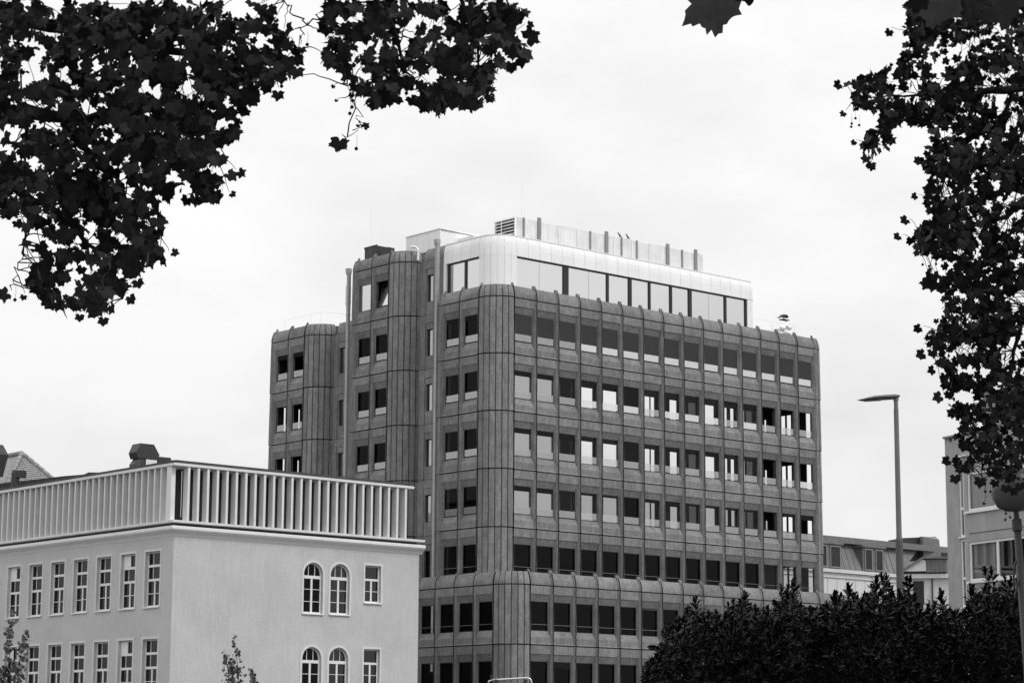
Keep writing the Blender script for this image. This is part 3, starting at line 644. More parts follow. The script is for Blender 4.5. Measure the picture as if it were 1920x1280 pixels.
# cornice: moulded, round the two visible sides
def corner_sweep(prof_, x_end, y_end):           # prof_: (outward, z); mitred at the corner
    mb = MB(); rings = [[(x_end, -o_, z) for o_, z in prof_], [(-o_, -o_, z) for o_, z in prof_], [(-o_, y_end, z) for o_, z in prof_]]
    n = len(prof_); mb.loft(rings, cap=True); return mb
part('cornice', corner_sweep([(-.05, 10.93), (.012, 10.93), (.03, 10.97), (.07, 11.03), (.15, 11.10), (.22, 11.15), (.27, 11.22), (.27, 11.335), (.2, 11.36), (-.05, 11.38)], WLEN+.19, LLEN), TRIM, wb)
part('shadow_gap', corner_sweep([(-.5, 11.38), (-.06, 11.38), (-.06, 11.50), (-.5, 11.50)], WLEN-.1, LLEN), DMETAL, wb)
part('bottom_rail', corner_sweep([(-.62, 11.50), (.2, 11.50), (.22, 11.52), (.22, 11.61), (-.62, 11.62)], WLEN+.19, LLEN), FINM, wb)
part('fascia', corner_sweep([(-1.2, 14.0), (.18, 14.0), (.20, 14.02), (.20, 14.13), (-1.2, 14.15)], 13.33, LLEN), FINM, wb)
part('roof_edge', corner_sweep([(-1.5, 14.16), (.06, 14.16), (.02, 14.28), (-1.5, 14.33)], 13.2, LLEN), ROOFD, wb)
part('attic_glazing', MB().box(.85, 12.6, .75, .80, 11.62, 14.0).box(.75, .80, .75, LLEN, 11.62, 14.0), DARKFR, wb)
for x in np.arange(1.6, 12.5, 1.3): part('attic_mullion', MB().box(x, x+.07, .66, .75, 11.62, 14.0), ZINC, wb)
part('attic_end_wall', MB().box(12.6, 12.75, .75, LLEN, 11.62, 14.0), INT, wb)
FD = .36
finR = MB().box(-.01, .105, -.16, -.16+FD, 11.625, 13.995).mesh('fin', FINM)
finL = MB().box(-.16, -.16+FD, 0, .10, 11.625, 13.995).mesh('fin', FINM)
for k in range(25): link('fin', finR, wb, (.55+.511*k, 0, 0))
for k in range(48): link('fin', finL, wb, (0, .37+.527*k, 0))
part('corner_fin', MB().box(-.16, .06, .10, .37, 11.625, 13.995), FINM, wb)
# rooftop kit of the plaster building
vy, vz = W.onL(256, 847, 2.2)
vc = thing('roof_vent_cowl', 'dark hexagonal vent cowl with a small white sign on the plaster building roof', 'vent', (*(W.O+W.a*2.2+W.b*vy), 14.3), W.th)
DUCT = mat('dull_duct_metal', .075, .6, .3, var=.2, scale=4)
vz -= 14.3
part('hood', MB().prism([(0, vz), (.2, vz+.44), (.95, vz+.44), (1.28, vz-.04), (1.12, vz-.27), (.1, vz-.27)], 0, .7), DMETAL, vc)
part('duct', MB().prism([(.0, 0), (.9, 0), (.9, vz-.275), (.2, vz-.275), (.0, vz-.55)], .05, .6), DUCT, vc)
part('slot', MB().prism([(.10, .05), (.22, .05), (.42, vz-.38), (.36, vz-.38), (.12, .30)], .035, .047), DMETAL, vc)
sg = part('sign_plate', MB().box(.52, 1.12, -.03, -.012, .12, vz-.3), TRIM, vc)
part('sign_mark', MB().box(.74, .76, -.036, -.031, .26, .38).box(.76, .86, -.036, -.031, .37, .39).box(.76, .84, -.036, -.031, .25, .27), DMETAL, sg)
part('side_duct', MB().box(1.13, 1.95, .05, .6, 0, vz-.10).box(1.95, 2.5, .05, .6, 0, vz-.20), DMETAL, vc)
rp = thing('roof_hatch', 'low dark sloping roof upstand behind the left fin screen', 'roof', (*W.O, 0), W.th)
hp_ = [W.onL(x_, y_, 3.0) for x_, y_ in ((-20, 908), (60, 899), (120, 892), (157, 889), (166, 885), (236, 886))]
hm = MB(); n_ = len(hp_)
hm.loft([[(3.0, y_, 14.2) for y_, z_ in hp_]+[(3.0, y_, z_) for y_, z_ in reversed(hp_)], [(5.0, y_, 14.2) for y_, z_ in hp_]+[(5.0, y_, z_) for y_, z_ in reversed(hp_)]])
part('upstand', hm, ROOFD, rp)
rc_ = thing('roof_cowl', 'large dark tapered cowl at the left edge of the plaster building roof', 'vent', tuple(atY(-19, 905, 126)*[1, 1, 0]+[0, 0, 14.2]), W.th)
part('hood', MB().loft([[(-.5, -.5, 1.8), (.5, -.5, 1.8), (.5, .5, 1.8), (-.5, .5, 1.8)], [(-.68, -.68, 3.0), (.68, -.68, 3.0), (.68, .68, 3.0), (-.68, .68, 3.0)], [(-.45, -.45, 3.55), (.45, -.45, 3.55), (.45, .45, 3.55), (-.45, .45, 3.55)]]), DMETAL, rc_, (0, 0, .25))
part('stem', MB().box(-.35, .35, -.35, .35, 0, 2.045), DMETAL, rc_)
q = atY(28, 912, 114)
bc = thing('bent_roof_vent', 'small dark bent vent pipe in front of the tiled roof', 'vent', (q[0], q[1], 14.2), W.th-.9)
part('pipe', MB().lathe([(.2, 0), (.2, .85), (.16, .98), (.04, 1.03)], 12), DMETAL, bc); part('spout', MB().box(.05, .5, -.18, .18, .62, .95), DMETAL, bc)

# ------------------------------------------------------------------ tiled hip roof far left
A_ = atY(41, 851, 130); th_ = W.th
TF = Frame(A_, th_); tb = thing('tiled_house', 'house with a tiled hip roof behind the plaster building', 'house', (A_[0], A_[1], 0), th_)
za = A_[2]; zeave = za-6.0
Ra = (0, 0, za); Rb = (0, 12, za); S_ = 7.2
c1, c2, c3, c4 = (-S_*.75, -S_*.72, zeave), (S_*.75, -S_*.72, zeave), (S_*.75, 12+S_*.7, zeave), (-S_*.75, 12+S_*.7, zeave)
part('roof', MB().add([Ra, Rb, c1, c2, c3, c4], [(0, 2, 3), (0, 3, 4, 1), (1, 4, 5), (0, 1, 5, 2), (2, 5, 4, 3)]), TILE, tb)
def tile_rows(P, Q, C, n):           # overlapping courses across the triangle apex-P-Q
    P, Q, C = Vector(P), Vector(Q), Vector(C); nrm = (P-C).cross(Q-C).normalized()
    if nrm.z < 0: nrm = -nrm
    mb = MB()
    for k in range(1, n):
        t0, t1 = k/n, min(1, (k+1.15)/n); l0, r0 = C.lerp(P, t0), C.lerp(Q, t0); l1, r1 = C.lerp(P, t1), C.lerp(Q, t1)
        m_ = max(2, int((r1-l1).length/.18))
        for q_ in range(m_):
            a0, a1 = q_/m_, (q_+1)/m_; j_ = random.uniform(0, .012)
            mb.add([l0.lerp(r0, a0)+nrm*.01, l0.lerp(r0, a1)+nrm*.01, l1.lerp(r1, a1-.08/m_)+nrm*(.04+j_), l1.lerp(r1, a0+.08/m_)+nrm*(.04+j_), l1.lerp(r1, a1-.08/m_)+nrm*.005, l1.lerp(r1, a0+.08/m_)+nrm*.005], [(0, 3, 2, 1), (3, 5, 4, 2)])
    return mb
ta = part('tile_courses', tile_rows(c1, c2, Ra, 46), TILE, tb); ta['kind'] = 'stuff'
tb2 = part('tile_courses', tile_rows(c4, c1, (0, 6, za), 40), TILE, tb); tb2['kind'] = 'stuff'
ht = MB().lathe([(.13, 0), (.15, .03), (.12, .42), (.10, .44)], 10).mesh('hip_tile', TILE)
for (e, n) in ((c1, 26), (c2, 26)):
    d_ = (Vector(Ra)-Vector(e)); L_ = d_.length; d_.normalize()
    for k in range(n):
        p_ = Vector(Ra)-d_*(.4*(k+1)); o_ = link('hip_tile', ht, tb, p_+Vector((0, 0, .05))); o_.rotation_mode = 'QUATERNION'; o_.rotation_quaternion = d_.to_track_quat('Z', 'Y')
for k in range(12):
    o_ = link('ridge_tile', ht, tb, (0, .4*k, za+.05)); o_.rotation_euler = (R(-90), 0, 0)
part('walls', MB().box(c1[0]+.6, c2[0]-.6, c1[1]+.6, c3[1]-.6, 0, zeave), PLASTER, tb)

# ================================================================== the grey building at the right edge
thR = R(-63.5); O_ = atY(1816, 958.3, 95)
ux = np.array([math.cos(thR), math.sin(thR)]); uo = np.array([math.sin(thR), -math.cos(thR)])
gb = thing('rendered_building', 'grey rendered building with white framed windows at the right edge', 'building', (O_[0], O_[1], 0), thR)
def onG(x, y, off=0):
    d = ray(x, y); nrm = uo; t_ = ((O_[:2]+uo*off)@nrm)/(d[:2]@nrm); P = d*t_; return (P[:2]-O_[:2])@ux, P[2]+EYE
gx0 = onG(1787, 900)[0]; ztop = onG(1790, 820)[1]
SILL = [11.45, 8.59, 5.73]
hol = []; slim = []
s0, s1 = onG(1799, 950)[0], onG(1808, 950)[0]
for zs in SILL:
    hol.append((-.05, 8.0, zs, zs+1.60)); slim.append((s0, s1, zs-1.0, zs+1.75))
gw = wall_with_holes(gx0, 14, 0, ztop, hol+[(a0, a1, z0_, z1_) for a0, a1, z0_, z1_ in slim], .14)
part('front_wall', gw, STONE, gb)
part('corner_pier', MB().box(gx0-.55, gx0-.004, .04, .6, 0, ztop+.02), STONE, gb)
part('side_wall', MB().box(gx0+.004, 14, .25, .35, 0, 3).box(gx0-.2, gx0, .6, 9, 0, ztop), STONE, gb)
part('roof', MB().box(gx0-.2, 14, .01, 9, ztop-.12, ztop-.003), ROOFD, gb)
part('backing', MB().box(gx0+.02, 14, 1.2, 1.3, 0, ztop-.2), INT, gb)
part('parapet_coping', MB().box(gx0-.56, 14, -.06, .3, ztop+.025, ztop+.11), ZINC, gb)
cz = onG(1830, 852)[1]
part('string_course', MB().box(gx0+.5, 14, -.09, -.003, cz, cz+.07), TRIM, gb)
WOOD = mat('white_frame_paint', .72, .5, .3, var=.03, scale=3)
CURT = mat('pale_curtain', .5, .9, .1, var=.05, scale=4, streak=.12)
for wi, zs in enumerate(SILL):
    x0, x1, z0_, z1_ = -.05, 8.0, zs, zs+1.6; mb = MB(); t = .10
    bars(mb, x0, x0+t, z0_, z1_, .04, .08); bars(mb, x1-t, x1, z0_, z1_, .04, .08); bars(mb, x0+t, x1-t, z0_, z0_+t, .04, .08); bars(mb, x0+t, x1-t, z1_-t, z1_, .04, .08)
    ms = [1.75, 3.55, 5.2, 6.6]
    for m_ in ms: bars(mb, m_-.07, m_+.07, z0_+t, z1_-t, .045, .07)
    wo = part('window', mb, WOOD, gb)
    part('pane', MB().box(x0+t, x1-t, .08, .09, z0_+t, z1_-t), glass('pane_rb', .08, .75, .02), wo)
    part('curtain', MB().box(x0+t, 1.68 if wi else 3.4, .17, .18, z0_+t, z1_-t).box(3.7, 5.1, .17, .18, z0_+t, z1_-t), CURT, wo)
    part('sill', MB().box(x0-.1, x1, -.10, .03, z0_-.09, z0_-.005), TRIM, wo)
for (x0, x1, z0_, z1_) in slim:
    mb = MB(); t = .07; zm = z0_+(z1_-z0_)*.42
    bars(mb, x0, x0+t, z0_, z1_, .03, .08); bars(mb, x1-t, x1, z0_, z1_, .03, .08); bars(mb, x0+t, x1-t, z0_, z0_+t, .03, .08); bars(mb, x0+t, x1-t, z1_-t, z1_, .03, .08); bars(mb, x0+t, x1-t, zm-.05, zm+.05, .03, .08)
    wo = part('slim_window', mb, WOOD, gb); part('pane', MB().box(x0+t, x1-t, .08, .09, z0_+t, z1_-t), PANE_MID, wo); part('sill', MB().box(x0-.06, x1+.06, -.06, .025, z0_-.06, z0_-.004), TRIM, wo)
for zs in SILL: part('floor_band', MB().box(.02, 8, -.02, -.003, zs-.92, zs-.90), DMETAL, gb)
ux0 = onG(1842, 760, -2.0)[0]; uz = onG(1850, 742, -2.0)[1]
up = part('upper_storey', MB().box(ux0, 14, 2.0, 8, ztop-.2, uz), STONE, gb)
part('upper_coping', MB().box(ux0-.15, 14, 1.85, 8, uz+.003, uz+.15), ZINC, up)
for xx in (ux0+1.6, ux0+4.2): part('upper_window', MB().box(xx, xx+1.4, 1.95, 1.995, ztop+.3, uz-.3), DARKFR, up)

# ================================================================== mansard house between the two
O2 = atY(1546.9, 1065.2, 150); thM = R(41)
mh = thing('mansard_house', 'house with a zinc mansard roof and dormers behind the dark hedge', 'house', (O2[0], O2[1], 0), thM)
ze, zr = O2[2], 15.5
LM = 7.3
part('wall', MB().box(-9, LM, 0.02, 8, 0, ze-.55), STONEP, mh)
part('cornice', MB().box(-9, LM+.1, -.25, .5, ze-.22, ze).box(-9, LM+.05, -.10, .5, ze-.55, ze-.235), STONEP, mh)
for k in range(18): part('wall_panel', MB().box(-9+.92*k, -9+.92*k+.88, -.03, .017, ze-2.6, ze-.56), STONEP, mh)
part('mansard_slope', MB().loft([[(-9, .1, ze), (LM+.2, .1, ze), (LM+.2, 6, ze), (-9, 6, ze)], [(-9, .95, zr-.25), (LM+3.2, .95, zr-.25), (LM+3.2, 6, zr-.25), (-9, 6, zr-.25)]]), ZINC, mh)
part('roof_edge', MB().box(-9, LM+10, .55, 6, zr-.25, zr+.15), ZINC, mh)
for x in np.arange(-1.2, LM+.2, .55): part('seam', MB().loft([[(x, .06, ze), (x+.035, .06, ze), (x+.035, .12, ze), (x, .12, ze)], [(x+.25, .91, zr-.26), (x+.285, .91, zr-.26), (x+.285, .97, zr-.26), (x+.25, .97, zr-.26)]]), ZINC, mh)
for (dx0, dx1, nw) in ((-.9, 1.75, 2), (3.85, 6.0, 2)):
    d_ = part('dormer', MB().box(dx0, dx1, .1, 1.5, ze, zr-.45).box(dx0-.12, dx1+.12, -.02, 1.5, zr-.45, zr-.32), ZINC, mh)
    wdt = (dx1-dx0)/nw
    for k in range(nw):
        a0, a1 = dx0+wdt*k+.16, dx0+wdt*(k+1)-.16
        f_ = part('dormer_window', MB().box(a0, a0+.07, .03, .097, ze+.12, zr-.55).box(a1-.07, a1, .03, .097, ze+.12, zr-.55).box(a0+.07, a1-.07, .03, .097, ze+.12, ze+.19).box(a0+.07, a1-.07, .03, .097, zr-.62, zr-.55), GMETAL, d_)
        part('pane', MB().box(a0+.07, a1-.07, .06, .09, ze+.19, zr-.62), DARKFR, f_)
# right wing, turned towards the viewer
P2 = atz(1681.9, 1076.5, ze); thN = R(-16)
mw = thing('gabled_wing', 'pale gabled side wing of the mansard house left of the grey building', 'house', (P2[0], P2[1], 0), thN)
part('wall', MB().box(-.5, 9, .02, 6, 0, ze-.3), STONEP, mw)
part('eaves', MB().box(-.5, 9, -.2, .4, ze-.28, ze), STONEP, mw)
part('roof_slope', MB().loft([[(-1, -.15, ze), (9, -.15, ze), (9, 5, ze), (-1, 5, ze)], [(-.5, 1.2, ze+.95), (9, 1.2, ze+.95), (9, 5, ze+.95), (-.5, 5, ze+.95)]]), ZINC, mw)
gd = part('gable_dormer', MB().prism([(.35, ze+.18), (1.95, ze+.18), (1.95, ze+.85), (1.75, ze+.98)], -.3, 1.2), STONEP, mw)
part('dormer_roof', MB().prism([(.1, ze+.12), (.3, ze+.12), (1.78, ze+1.0), (3.4, ze+.98), (3.4, ze+1.1), (1.74, ze+1.12)], -.42, 1.3), ZINC, gd)
part('dormer_side', MB().box(1.96, 3.3, -.28, 1.0, ze+.1, ze+.95), ZINC, gd)
for k in range(5): part('seam', MB().box(2.05+.27*k, 2.08+.27*k, -.32, -.283, ze+.1, ze+.95), ZINC, gd)
part('window', MB().box(1.05, 1.75, -.02, .015, ze-2.0, ze-.45), DARKFR, mw)
part('downpipe', MB().tube([(2.3, -.06, 0), (2.3, -.06, ze-.3)], .05, 8), DMETAL, mw)
q = atY(1698, 1032, 158)
rx = thing('roof_plant_box', 'dark angular plant box on the roof beside the lamp post', 'roof plant', (q[0], q[1], 14.4), R(20))
part('casing', MB().loft([[(-.2, 0, 0), (2.6, 0, 0), (2.6, 2, 0), (-.2, 2, 0)], [(-.2, 0, 1.75), (2.45, .1, 1.95), (2.45, 1.9, 1.95), (-.2, 2, 1.75)]]), DMETAL, rx)
part('hood', MB().loft([[(1.1, -.5, .2), (2.5, -.5, .1), (2.5, -.01, .1), (1.1, -.01, .2)], [(1.1, -.45, 1.85), (2.35, -.45, 1.7), (2.35, -.01, 1.9), (1.1, -.01, 1.9)]]), ZINC, rx)

# ================================================================== street lamp
q = atY(1688, 1100, 41); ZT = atY(1682, 741, 41)[2]
sl_ = thing('street_lamp', 'tall street lamp with a flat tapering head reaching left', 'street lamp', (q[0]+.0, 41, 0))
part('lower_pole', MB().lathe([(.085, 0), (.085, .6), (.07, .7), (.066, atY(1687, 1012, 41)[2]), (.055, atY(1687, 1008, 41)[2])], 20), mat('lamp_paint_dark', .10, .6, .3, var=.12, scale=3), sl_, smooth=False)
part('pole', MB().lathe([(.050, atY(1687, 1009, 41)[2]), (.043, ZT-.25), (.043, ZT-.24), (.038, ZT-.235), (.038, ZT-.02)], 20), mat('lamp_paint', .17, .55, .3, var=.12, scale=3), sl_, smooth=False)
hd = MB(); rings = []
for x, wd, zt_, zb_ in ((.07, .05, .0, -.02), (0, .075, .015, -.06), (-.08, .085, .01, -.07), (-.2, .12, 0, -.075), (-.38, .155, -.02, -.09), (-.5, .14, -.045, -.10), (-.6, .09, -.07, -.10), (-.68, .02, -.085, -.092)):
    rings.append([(x, -wd, (zt_+zb_)/2), (x, -wd*.7, zb_), (x, wd*.7, zb_), (x, wd, (zt_+zb_)/2), (x, wd*.6, zt_), (x, -wd*.6, zt_)])
hd.loft(rings); hh = part('lamp_head', hd, mat('lamp_head_paint', .10, .5, .3), sl_, (0, 0, ZT))
part('lens', MB().loft([[(-.26, -.1, -.087), (-.26, .1, -.087), (-.26, .1, -.08), (-.26, -.1, -.08)], [(-.55, -.08, -.108), (-.55, .08, -.108), (-.55, .08, -.1), (-.55, -.08, -.1)]]), GMETAL, hh)
part('neck', MB().lathe([(.045, -.1), (.06, 0.0), (.05, .012)], 14), GMETAL, hh)

# ================================================================== globe lamp on a leaning post (right edge)
q = atY(1903, 972, 28)
gl = thing('globe_lamp', 'round bowl shaped park lamp on a leaning post at the right edge', 'street lamp', (q[0]+.19, 28, 0)); gl.rotation_euler = (0, R(-2.2), 0)
zc = q[2]
part('post', MB().lathe([(.055, 0), (.044, zc-.14)], 16), mat('post_paint', .06, .5, .35, var=.1, scale=5), gl, smooth=True)
part('collar', MB().lathe([(.044, zc-.15), (.06, zc-.14), (.06, zc-.005), (.035, zc+.01), (.03, zc+.12)], 16), mat('post_paint2', .06, .5, .35), gl)
bwl = part('bowl', MB().lathe([(.03, zc+.09), (.13, zc+.10), (.22, zc+.15), (.27, zc+.25), (.29, zc+.36), (.28, zc+.46), (.22, zc+.57), (.12, zc+.63), (.01, zc+.65)], 32), mat('opal_bowl', .10, .25, .5), gl, smooth=True)
br = part('bracket', MB().tube([(-.03, -.02, zc-.75), (-.1, -.05, zc-.82), (-.09, -.06, zc-.62), (-.05, -.05, zc-.5)], .014, 6).tube([(-.03, -.03, zc-.74), (-.1, -.06, zc-.92)], .012, 6), DMETAL, gl)

# ================================================================== sign frame at the bottom edge
q0, q1 = atY(914, 1274, 55), atY(997, 1270, 55)
sf = thing('tube_frame_sign', 'rounded tubular metal frame of a sign below the concrete corner', 'sign', ((q0[0]+q1[0])/2, 55, 0))
wd = (q1[0]-q0[0])/2; zt_ = (q0[2]+q1[2])/2; dz = (q1[2]-q0[2])/2
fr = [(-wd, 0, 0), (-wd, 0, zt_-dz-.12), (-wd+.03, 0, zt_-dz-.03), (-wd+.1, 0, zt_-dz)]+[(wd-.1, 0, zt_+dz), (wd-.03, 0, zt_+dz-.03), (wd, 0, zt_+dz-.12), (wd, 0, 0)]
part('frame', MB().tube(fr, .022, 10), mat('polished_tube', .6, .25, .5, metal=.8), sf, smooth=True)
part('panel', MB().box(-wd+.17, wd-.13, -.01, .01, .8, zt_-dz-.05), ZINC, sf)
part('clamp', MB().box(-wd+.16, -wd+.24, -.03, .03, zt_-.22, zt_-.01).box(wd-.2, wd-.1, -.03, .03, zt_-.25, zt_-.01).box(-wd+.07, -wd+.12, -.02, .02, zt_-.02, zt_+.1), DMETAL, sf)

# ================================================================== vegetation
def leaf_outline():
    half = [(0, 1.0), (6, .86), (13, .86), (18, .70), (25, .74), (33, .65), (41, .74), (47, .74), (54, .95), (61, .80), (68, .80), (76, .70), (88, .62), (100, .70), (112, .84), (122, .66), (132, .64), (142, .58), (158, .44), (172, .22)]
    pts = [(a, r_) for a, r_ in half]+[(180, .10)]+[(-a, r_) for a, r_ in reversed(half[1:])]
    return [(r_*math.sin(R(a)), r_*math.cos(R(a))) for a, r_ in pts]
LO = leaf_outline()
def leaf_verts(var):
    rs = np.random.default_rng(100+var); P = np.array(LO)*(1+rs.normal(0, .06, (len(LO), 1)))
    P[:, 0] *= rs.uniform(.92, 1.12)
    fold, curl = rs.uniform(.1, .5), rs.uniform(-.25, .35)
    z = fold*np.abs(P[:, 0])*.6+curl*(P[:, 0]**2+P[:, 1]**2)*.5-.12*np.maximum(0, P[:, 1])**2
    V = np.column_stack([P, z]); V = np.vstack([[0, -.02, 0], V])
    n = len(LO); Fc = [(0, k+1, (k+1) % n+1) for k in range(n)]
    ib = n//2+1                                       # leaf base, the stalk hangs on it
    st = np.array([[-.014, -.1, 0], [.014, -.1, 0], [.05+.1*rs.normal(), -.75, .12]])
    V = np.vstack([V, st]); Fc.append((n+1, n+2, n+3))
    V *= .5; V[:, 1] += .37
    return V, Fc
LV = [leaf_verts(k) for k in range(6)]
LEAFME = []
for V, Fc in LV:
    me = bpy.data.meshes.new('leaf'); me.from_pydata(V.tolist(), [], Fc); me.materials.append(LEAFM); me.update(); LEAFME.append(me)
def inpoly(x, y, P):
    c = False; n = len(P); j = n-1
    for i in range(n):
        if (P[i][1] > y) != (P[j][1] > y) and x < (P[j][0]-P[i][0])*(y-P[i][1])/(P[j][1]-P[i][1])+P[i][0]: c = not c
        j = i
    return c
NG = rng.uniform(0, 1, (64, 64))
def vnoise(x, y):
    x, y = x % 63, y % 63; i, j = int(x), int(y); fx, fy = x-i, y-j; fx, fy = fx*fx*(3-2*fx), fy*fy*(3-2*fy); k, l = (i+1) % 64, (j+1) % 64
    return (NG[i, j]*(1-fx)+NG[k, j]*fx)*(1-fy)+(NG[i, l]*(1-fx)+NG[k, l]*fx)*fy
def basis(tip, nrm):
    t_ = np.array(tip)/np.linalg.norm(tip); n_ = np.array(nrm)-t_*np.dot(nrm, t_); n_ /= np.linalg.norm(n_); s_ = np.cross(t_, n_); return np.column_stack([s_, t_, n_])
def rand_basis(down=1.0):
    tip = rng.normal(0, .6, 3)+[0, 0, -down]; nr = np.array([rng.normal(0, 1.0), -1.0, rng.normal(-.2, 1.0)]); return basis(tip, nr)
def grow_tree(name, label, polys, n, Y0, dY, size, limbs, trunk, holes=(), solo=(), balls=(), nbig=300, seed=1, noise_cut=.30, cell=38, upper=()):
    rs = np.random.default_rng(seed); tr = thing(name, label, 'tree', (trunk[0][0], trunk[0][1], 0))
    T0 = np.array([trunk[0][0], trunk[0][1], 0])
    tm = MB().tube([np.array(p[:3])-T0 for p in trunk], [p[3] for p in trunk], 12); part('trunk', tm, BARK, tr, smooth=True)
    limb_pts = []
    for lb in limbs:                                    # each limb: list of (px, py, Y, radius) or ('w', x, y, z, r)
        P = [np.array(p[1:4]) if p[0] == 'w' else atY(p[0], p[1], p[2]) for p in lb]; rad = [p[4] if p[0] == 'w' else p[3] for p in lb]
        Q, rr_ = [], []
        for i in range(len(P)-1):
            for s_ in np.linspace(0, 1, 6)[:-1]: Q.append(P[i]*(1-s_)+P[i+1]*s_+rs.normal(0, .025, 3)); rr_.append(rad[i]*(1-s_)+rad[i+1]*s_)
        Q.append(P[-1]); rr_.append(rad[-1])
        part('branch', MB().tube([q_-T0 for q_ in Q], rr_, 7), BARK, tr, smooth=True); limb_pts += Q
    LP = np.array(limb_pts); recs = []
    bb = [(min(p[0] for p in P), max(p[0] for p in P), min(p[1] for p in P), max(p[1] for p in P)) for P in polys]
    ar = [(b[1]-b[0])*(b[3]-b[2]) for b in bb]; ar = np.array(ar)/sum(ar); tries = 0
    while len(recs) < n and tries < n*60:
        tries += 1; k = rs.choice(len(polys), p=ar); b = bb[k]; x, y = rs.uniform(b[0], b[1]), rs.uniform(b[2], b[3])
        rp_ = size*FPX/Y0*.14
        if not inpoly(x, y, polys[k]) or not all(inpoly(x+ox, max(1, y+oy), polys[k]) for ox, oy in ((rp_, 0), (0, rp_*1.2), (-rp_, 0)) if x+ox > 0): continue
        if vnoise(x/cell+seed*7, y/cell+3) < noise_cut+rs.uniform(-.08, .08): continue
        if any(((x-hx)/ha)**2+((y-hy)/hb_)**2 < 1 and rs.uniform() < hp_ for hx, hy, ha, hb_, hp_ in holes): continue
        dep_ = Y0+dY*(vnoise(x/90+11, y/90+seed)*2-1)*.6+rs.normal(0, dY*.35); s_ = size*rs.uniform(.62, 1.15)*(1 if rs.uniform() > .15 else .6)
        recs.append((atY(x, y, dep_), s_, rand_basis(.9), rs.integers(6)))
    for (x, y, Y, s_, rot) in solo:
        tip = np.array([math.sin(R(rot)), 0, math.cos(R(rot))]); recs.append((atY(x, y, Y), s_*.85, basis(tip+rs.normal(0, .1, 3), [rs.normal(0, .25), -1, rs.normal(0, .25)]), rs.integers(6)))
    order = sorted(range(len(recs)), key=lambda i: -recs[i][1]/recs[i][0][1]); big = set(order[:nbig]); Vs, Fs, k0 = [], [], 0
    tw = MB()
    for i, (P, s_, Bm, v_) in enumerate(recs):
        P = P-T0
        if i in big:
            M4 = np.eye(4); M4[:3, :3] = Bm*s_; M4[:3, 3] = P; o_ = bpy.data.objects.new('leaf', LEAFME[v_]); COL.objects.link(o_); o_.parent = tr; o_.matrix_local = Matrix(M4.tolist())
        else:
            V = LV[v_][0]@(Bm*s_).T+P; Vs.append(V); Fs += [tuple(q_+k0 for q_ in f_) for f_ in LV[v_][1]]; k0 += len(V)
        if rs.uniform() < .28 or i >= len(recs)-len(solo):
            A0 = P+Bm@np.array([0, -.005, .04])*s_; dd = np.linalg.norm(LP-T0-A0, axis=1); j_ = int(np.argmin(dd+rs.uniform(0, .3, len(dd))))
            E_ = LP[j_]-T0; L_ = np.linalg.norm(E_-A0); mid = A0*.5+E_*.5+rs.normal(0, .12*L_, 3)+[0, 0, .15*L_]
            if L_ > .7: continue
            tt = np.linspace(0, 1, 9)[:, None]; cv_ = A0*(1-tt)**2+2*mid*tt*(1-tt)+E_*tt**2; cv_[1:-1] += rs.normal(0, .012*min(L_, 1), (7, 3))
            tw.tube(cv_, list(np.linspace(.002, .006, 9)), 4)
    if Vs:
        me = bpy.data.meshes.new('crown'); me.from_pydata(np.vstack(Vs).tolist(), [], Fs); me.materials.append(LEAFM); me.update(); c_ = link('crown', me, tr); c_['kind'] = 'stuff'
    # greater part of the crown above the picture, added to shade the leaves below
    uv, uf, k3 = [], [], 0
    for (cx_, cy_, cz_, ra, rb_, rc2, nn) in upper:
        m_ = 0
        while m_ < nn:
            d_ = rs.normal(0, 1, 3); d_ /= np.linalg.norm(d_); q_ = rs.uniform(.45, 1)**.5; P = np.array([cx_+d_[0]*ra*q_, cy_+d_[1]*rb_*q_, cz_+d_[2]*rc2*q_])
            m_ += 1
            yim = (P[2]-EYE)/P[1]
            if P[1] < 3 or yim < math.tan(PITCH+math.atan(640/FPX))+.05 and abs(P[0]/P[1]) < .26: continue      # keep clear of the view
            V = LV[rs.integers(6)][0]@(rand_basis(.6)*.34*rs.uniform(.7, 1.2)).T+P-T0; uv.append(V); uf += [tuple(g_+k3 for g_ in f_) for f_ in LV[0][1]]; k3 += len(V)
    if uv:
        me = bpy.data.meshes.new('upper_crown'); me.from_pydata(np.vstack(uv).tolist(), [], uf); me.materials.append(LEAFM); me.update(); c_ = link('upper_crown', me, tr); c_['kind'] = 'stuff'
    t2 = part('twigs', tw, BARK, tr); t2['kind'] = 'stuff'
    bme = MB().lathe([(.003, -.016), (.011, -.0115), (.0155, -.004), (.0155, .004), (.011, .0115), (.003, .016)], 10)
    bme.tube([(0, 0, .015), (.006, .004, .06), (.002, 0, .12)], .0014, 4); bm_ = bme.mesh('seed_ball', BALLM)
    for (x, y) in balls: link('seed_ball', bm_, tr, tuple(atY(x, y, Y0+rs.uniform(-.6, .6))-T0))
    return tr
PL = [(0,0),(500,0),(520,40),(555,65),(570,92),(545,125),(525,155),(515,178),(490,162),(466,188),(448,212),(440,250),(420,270),(432,312),(420,328),(405,340),(420,362),(392,372),(362,370),(338,378),(310,376),(298,400),(296,430),(302,465),(312,474),(288,488),(262,488),(254,520),(236,540),(212,572),(180,582),(150,572),(120,578),(95,568),(72,560),(60,520),(62,470),(40,425),(0,395)]
PL2 = [(604,0),(982,0),(986,42),(970,80),(978,100),(955,128),(926,148),(930,182),(898,190),(886,208),(855,190),(822,208),(800,194),(770,180),(745,190),(708,200),(690,176),(664,155),(640,146),(626,126),(596,112),(606,85),(614,50)]
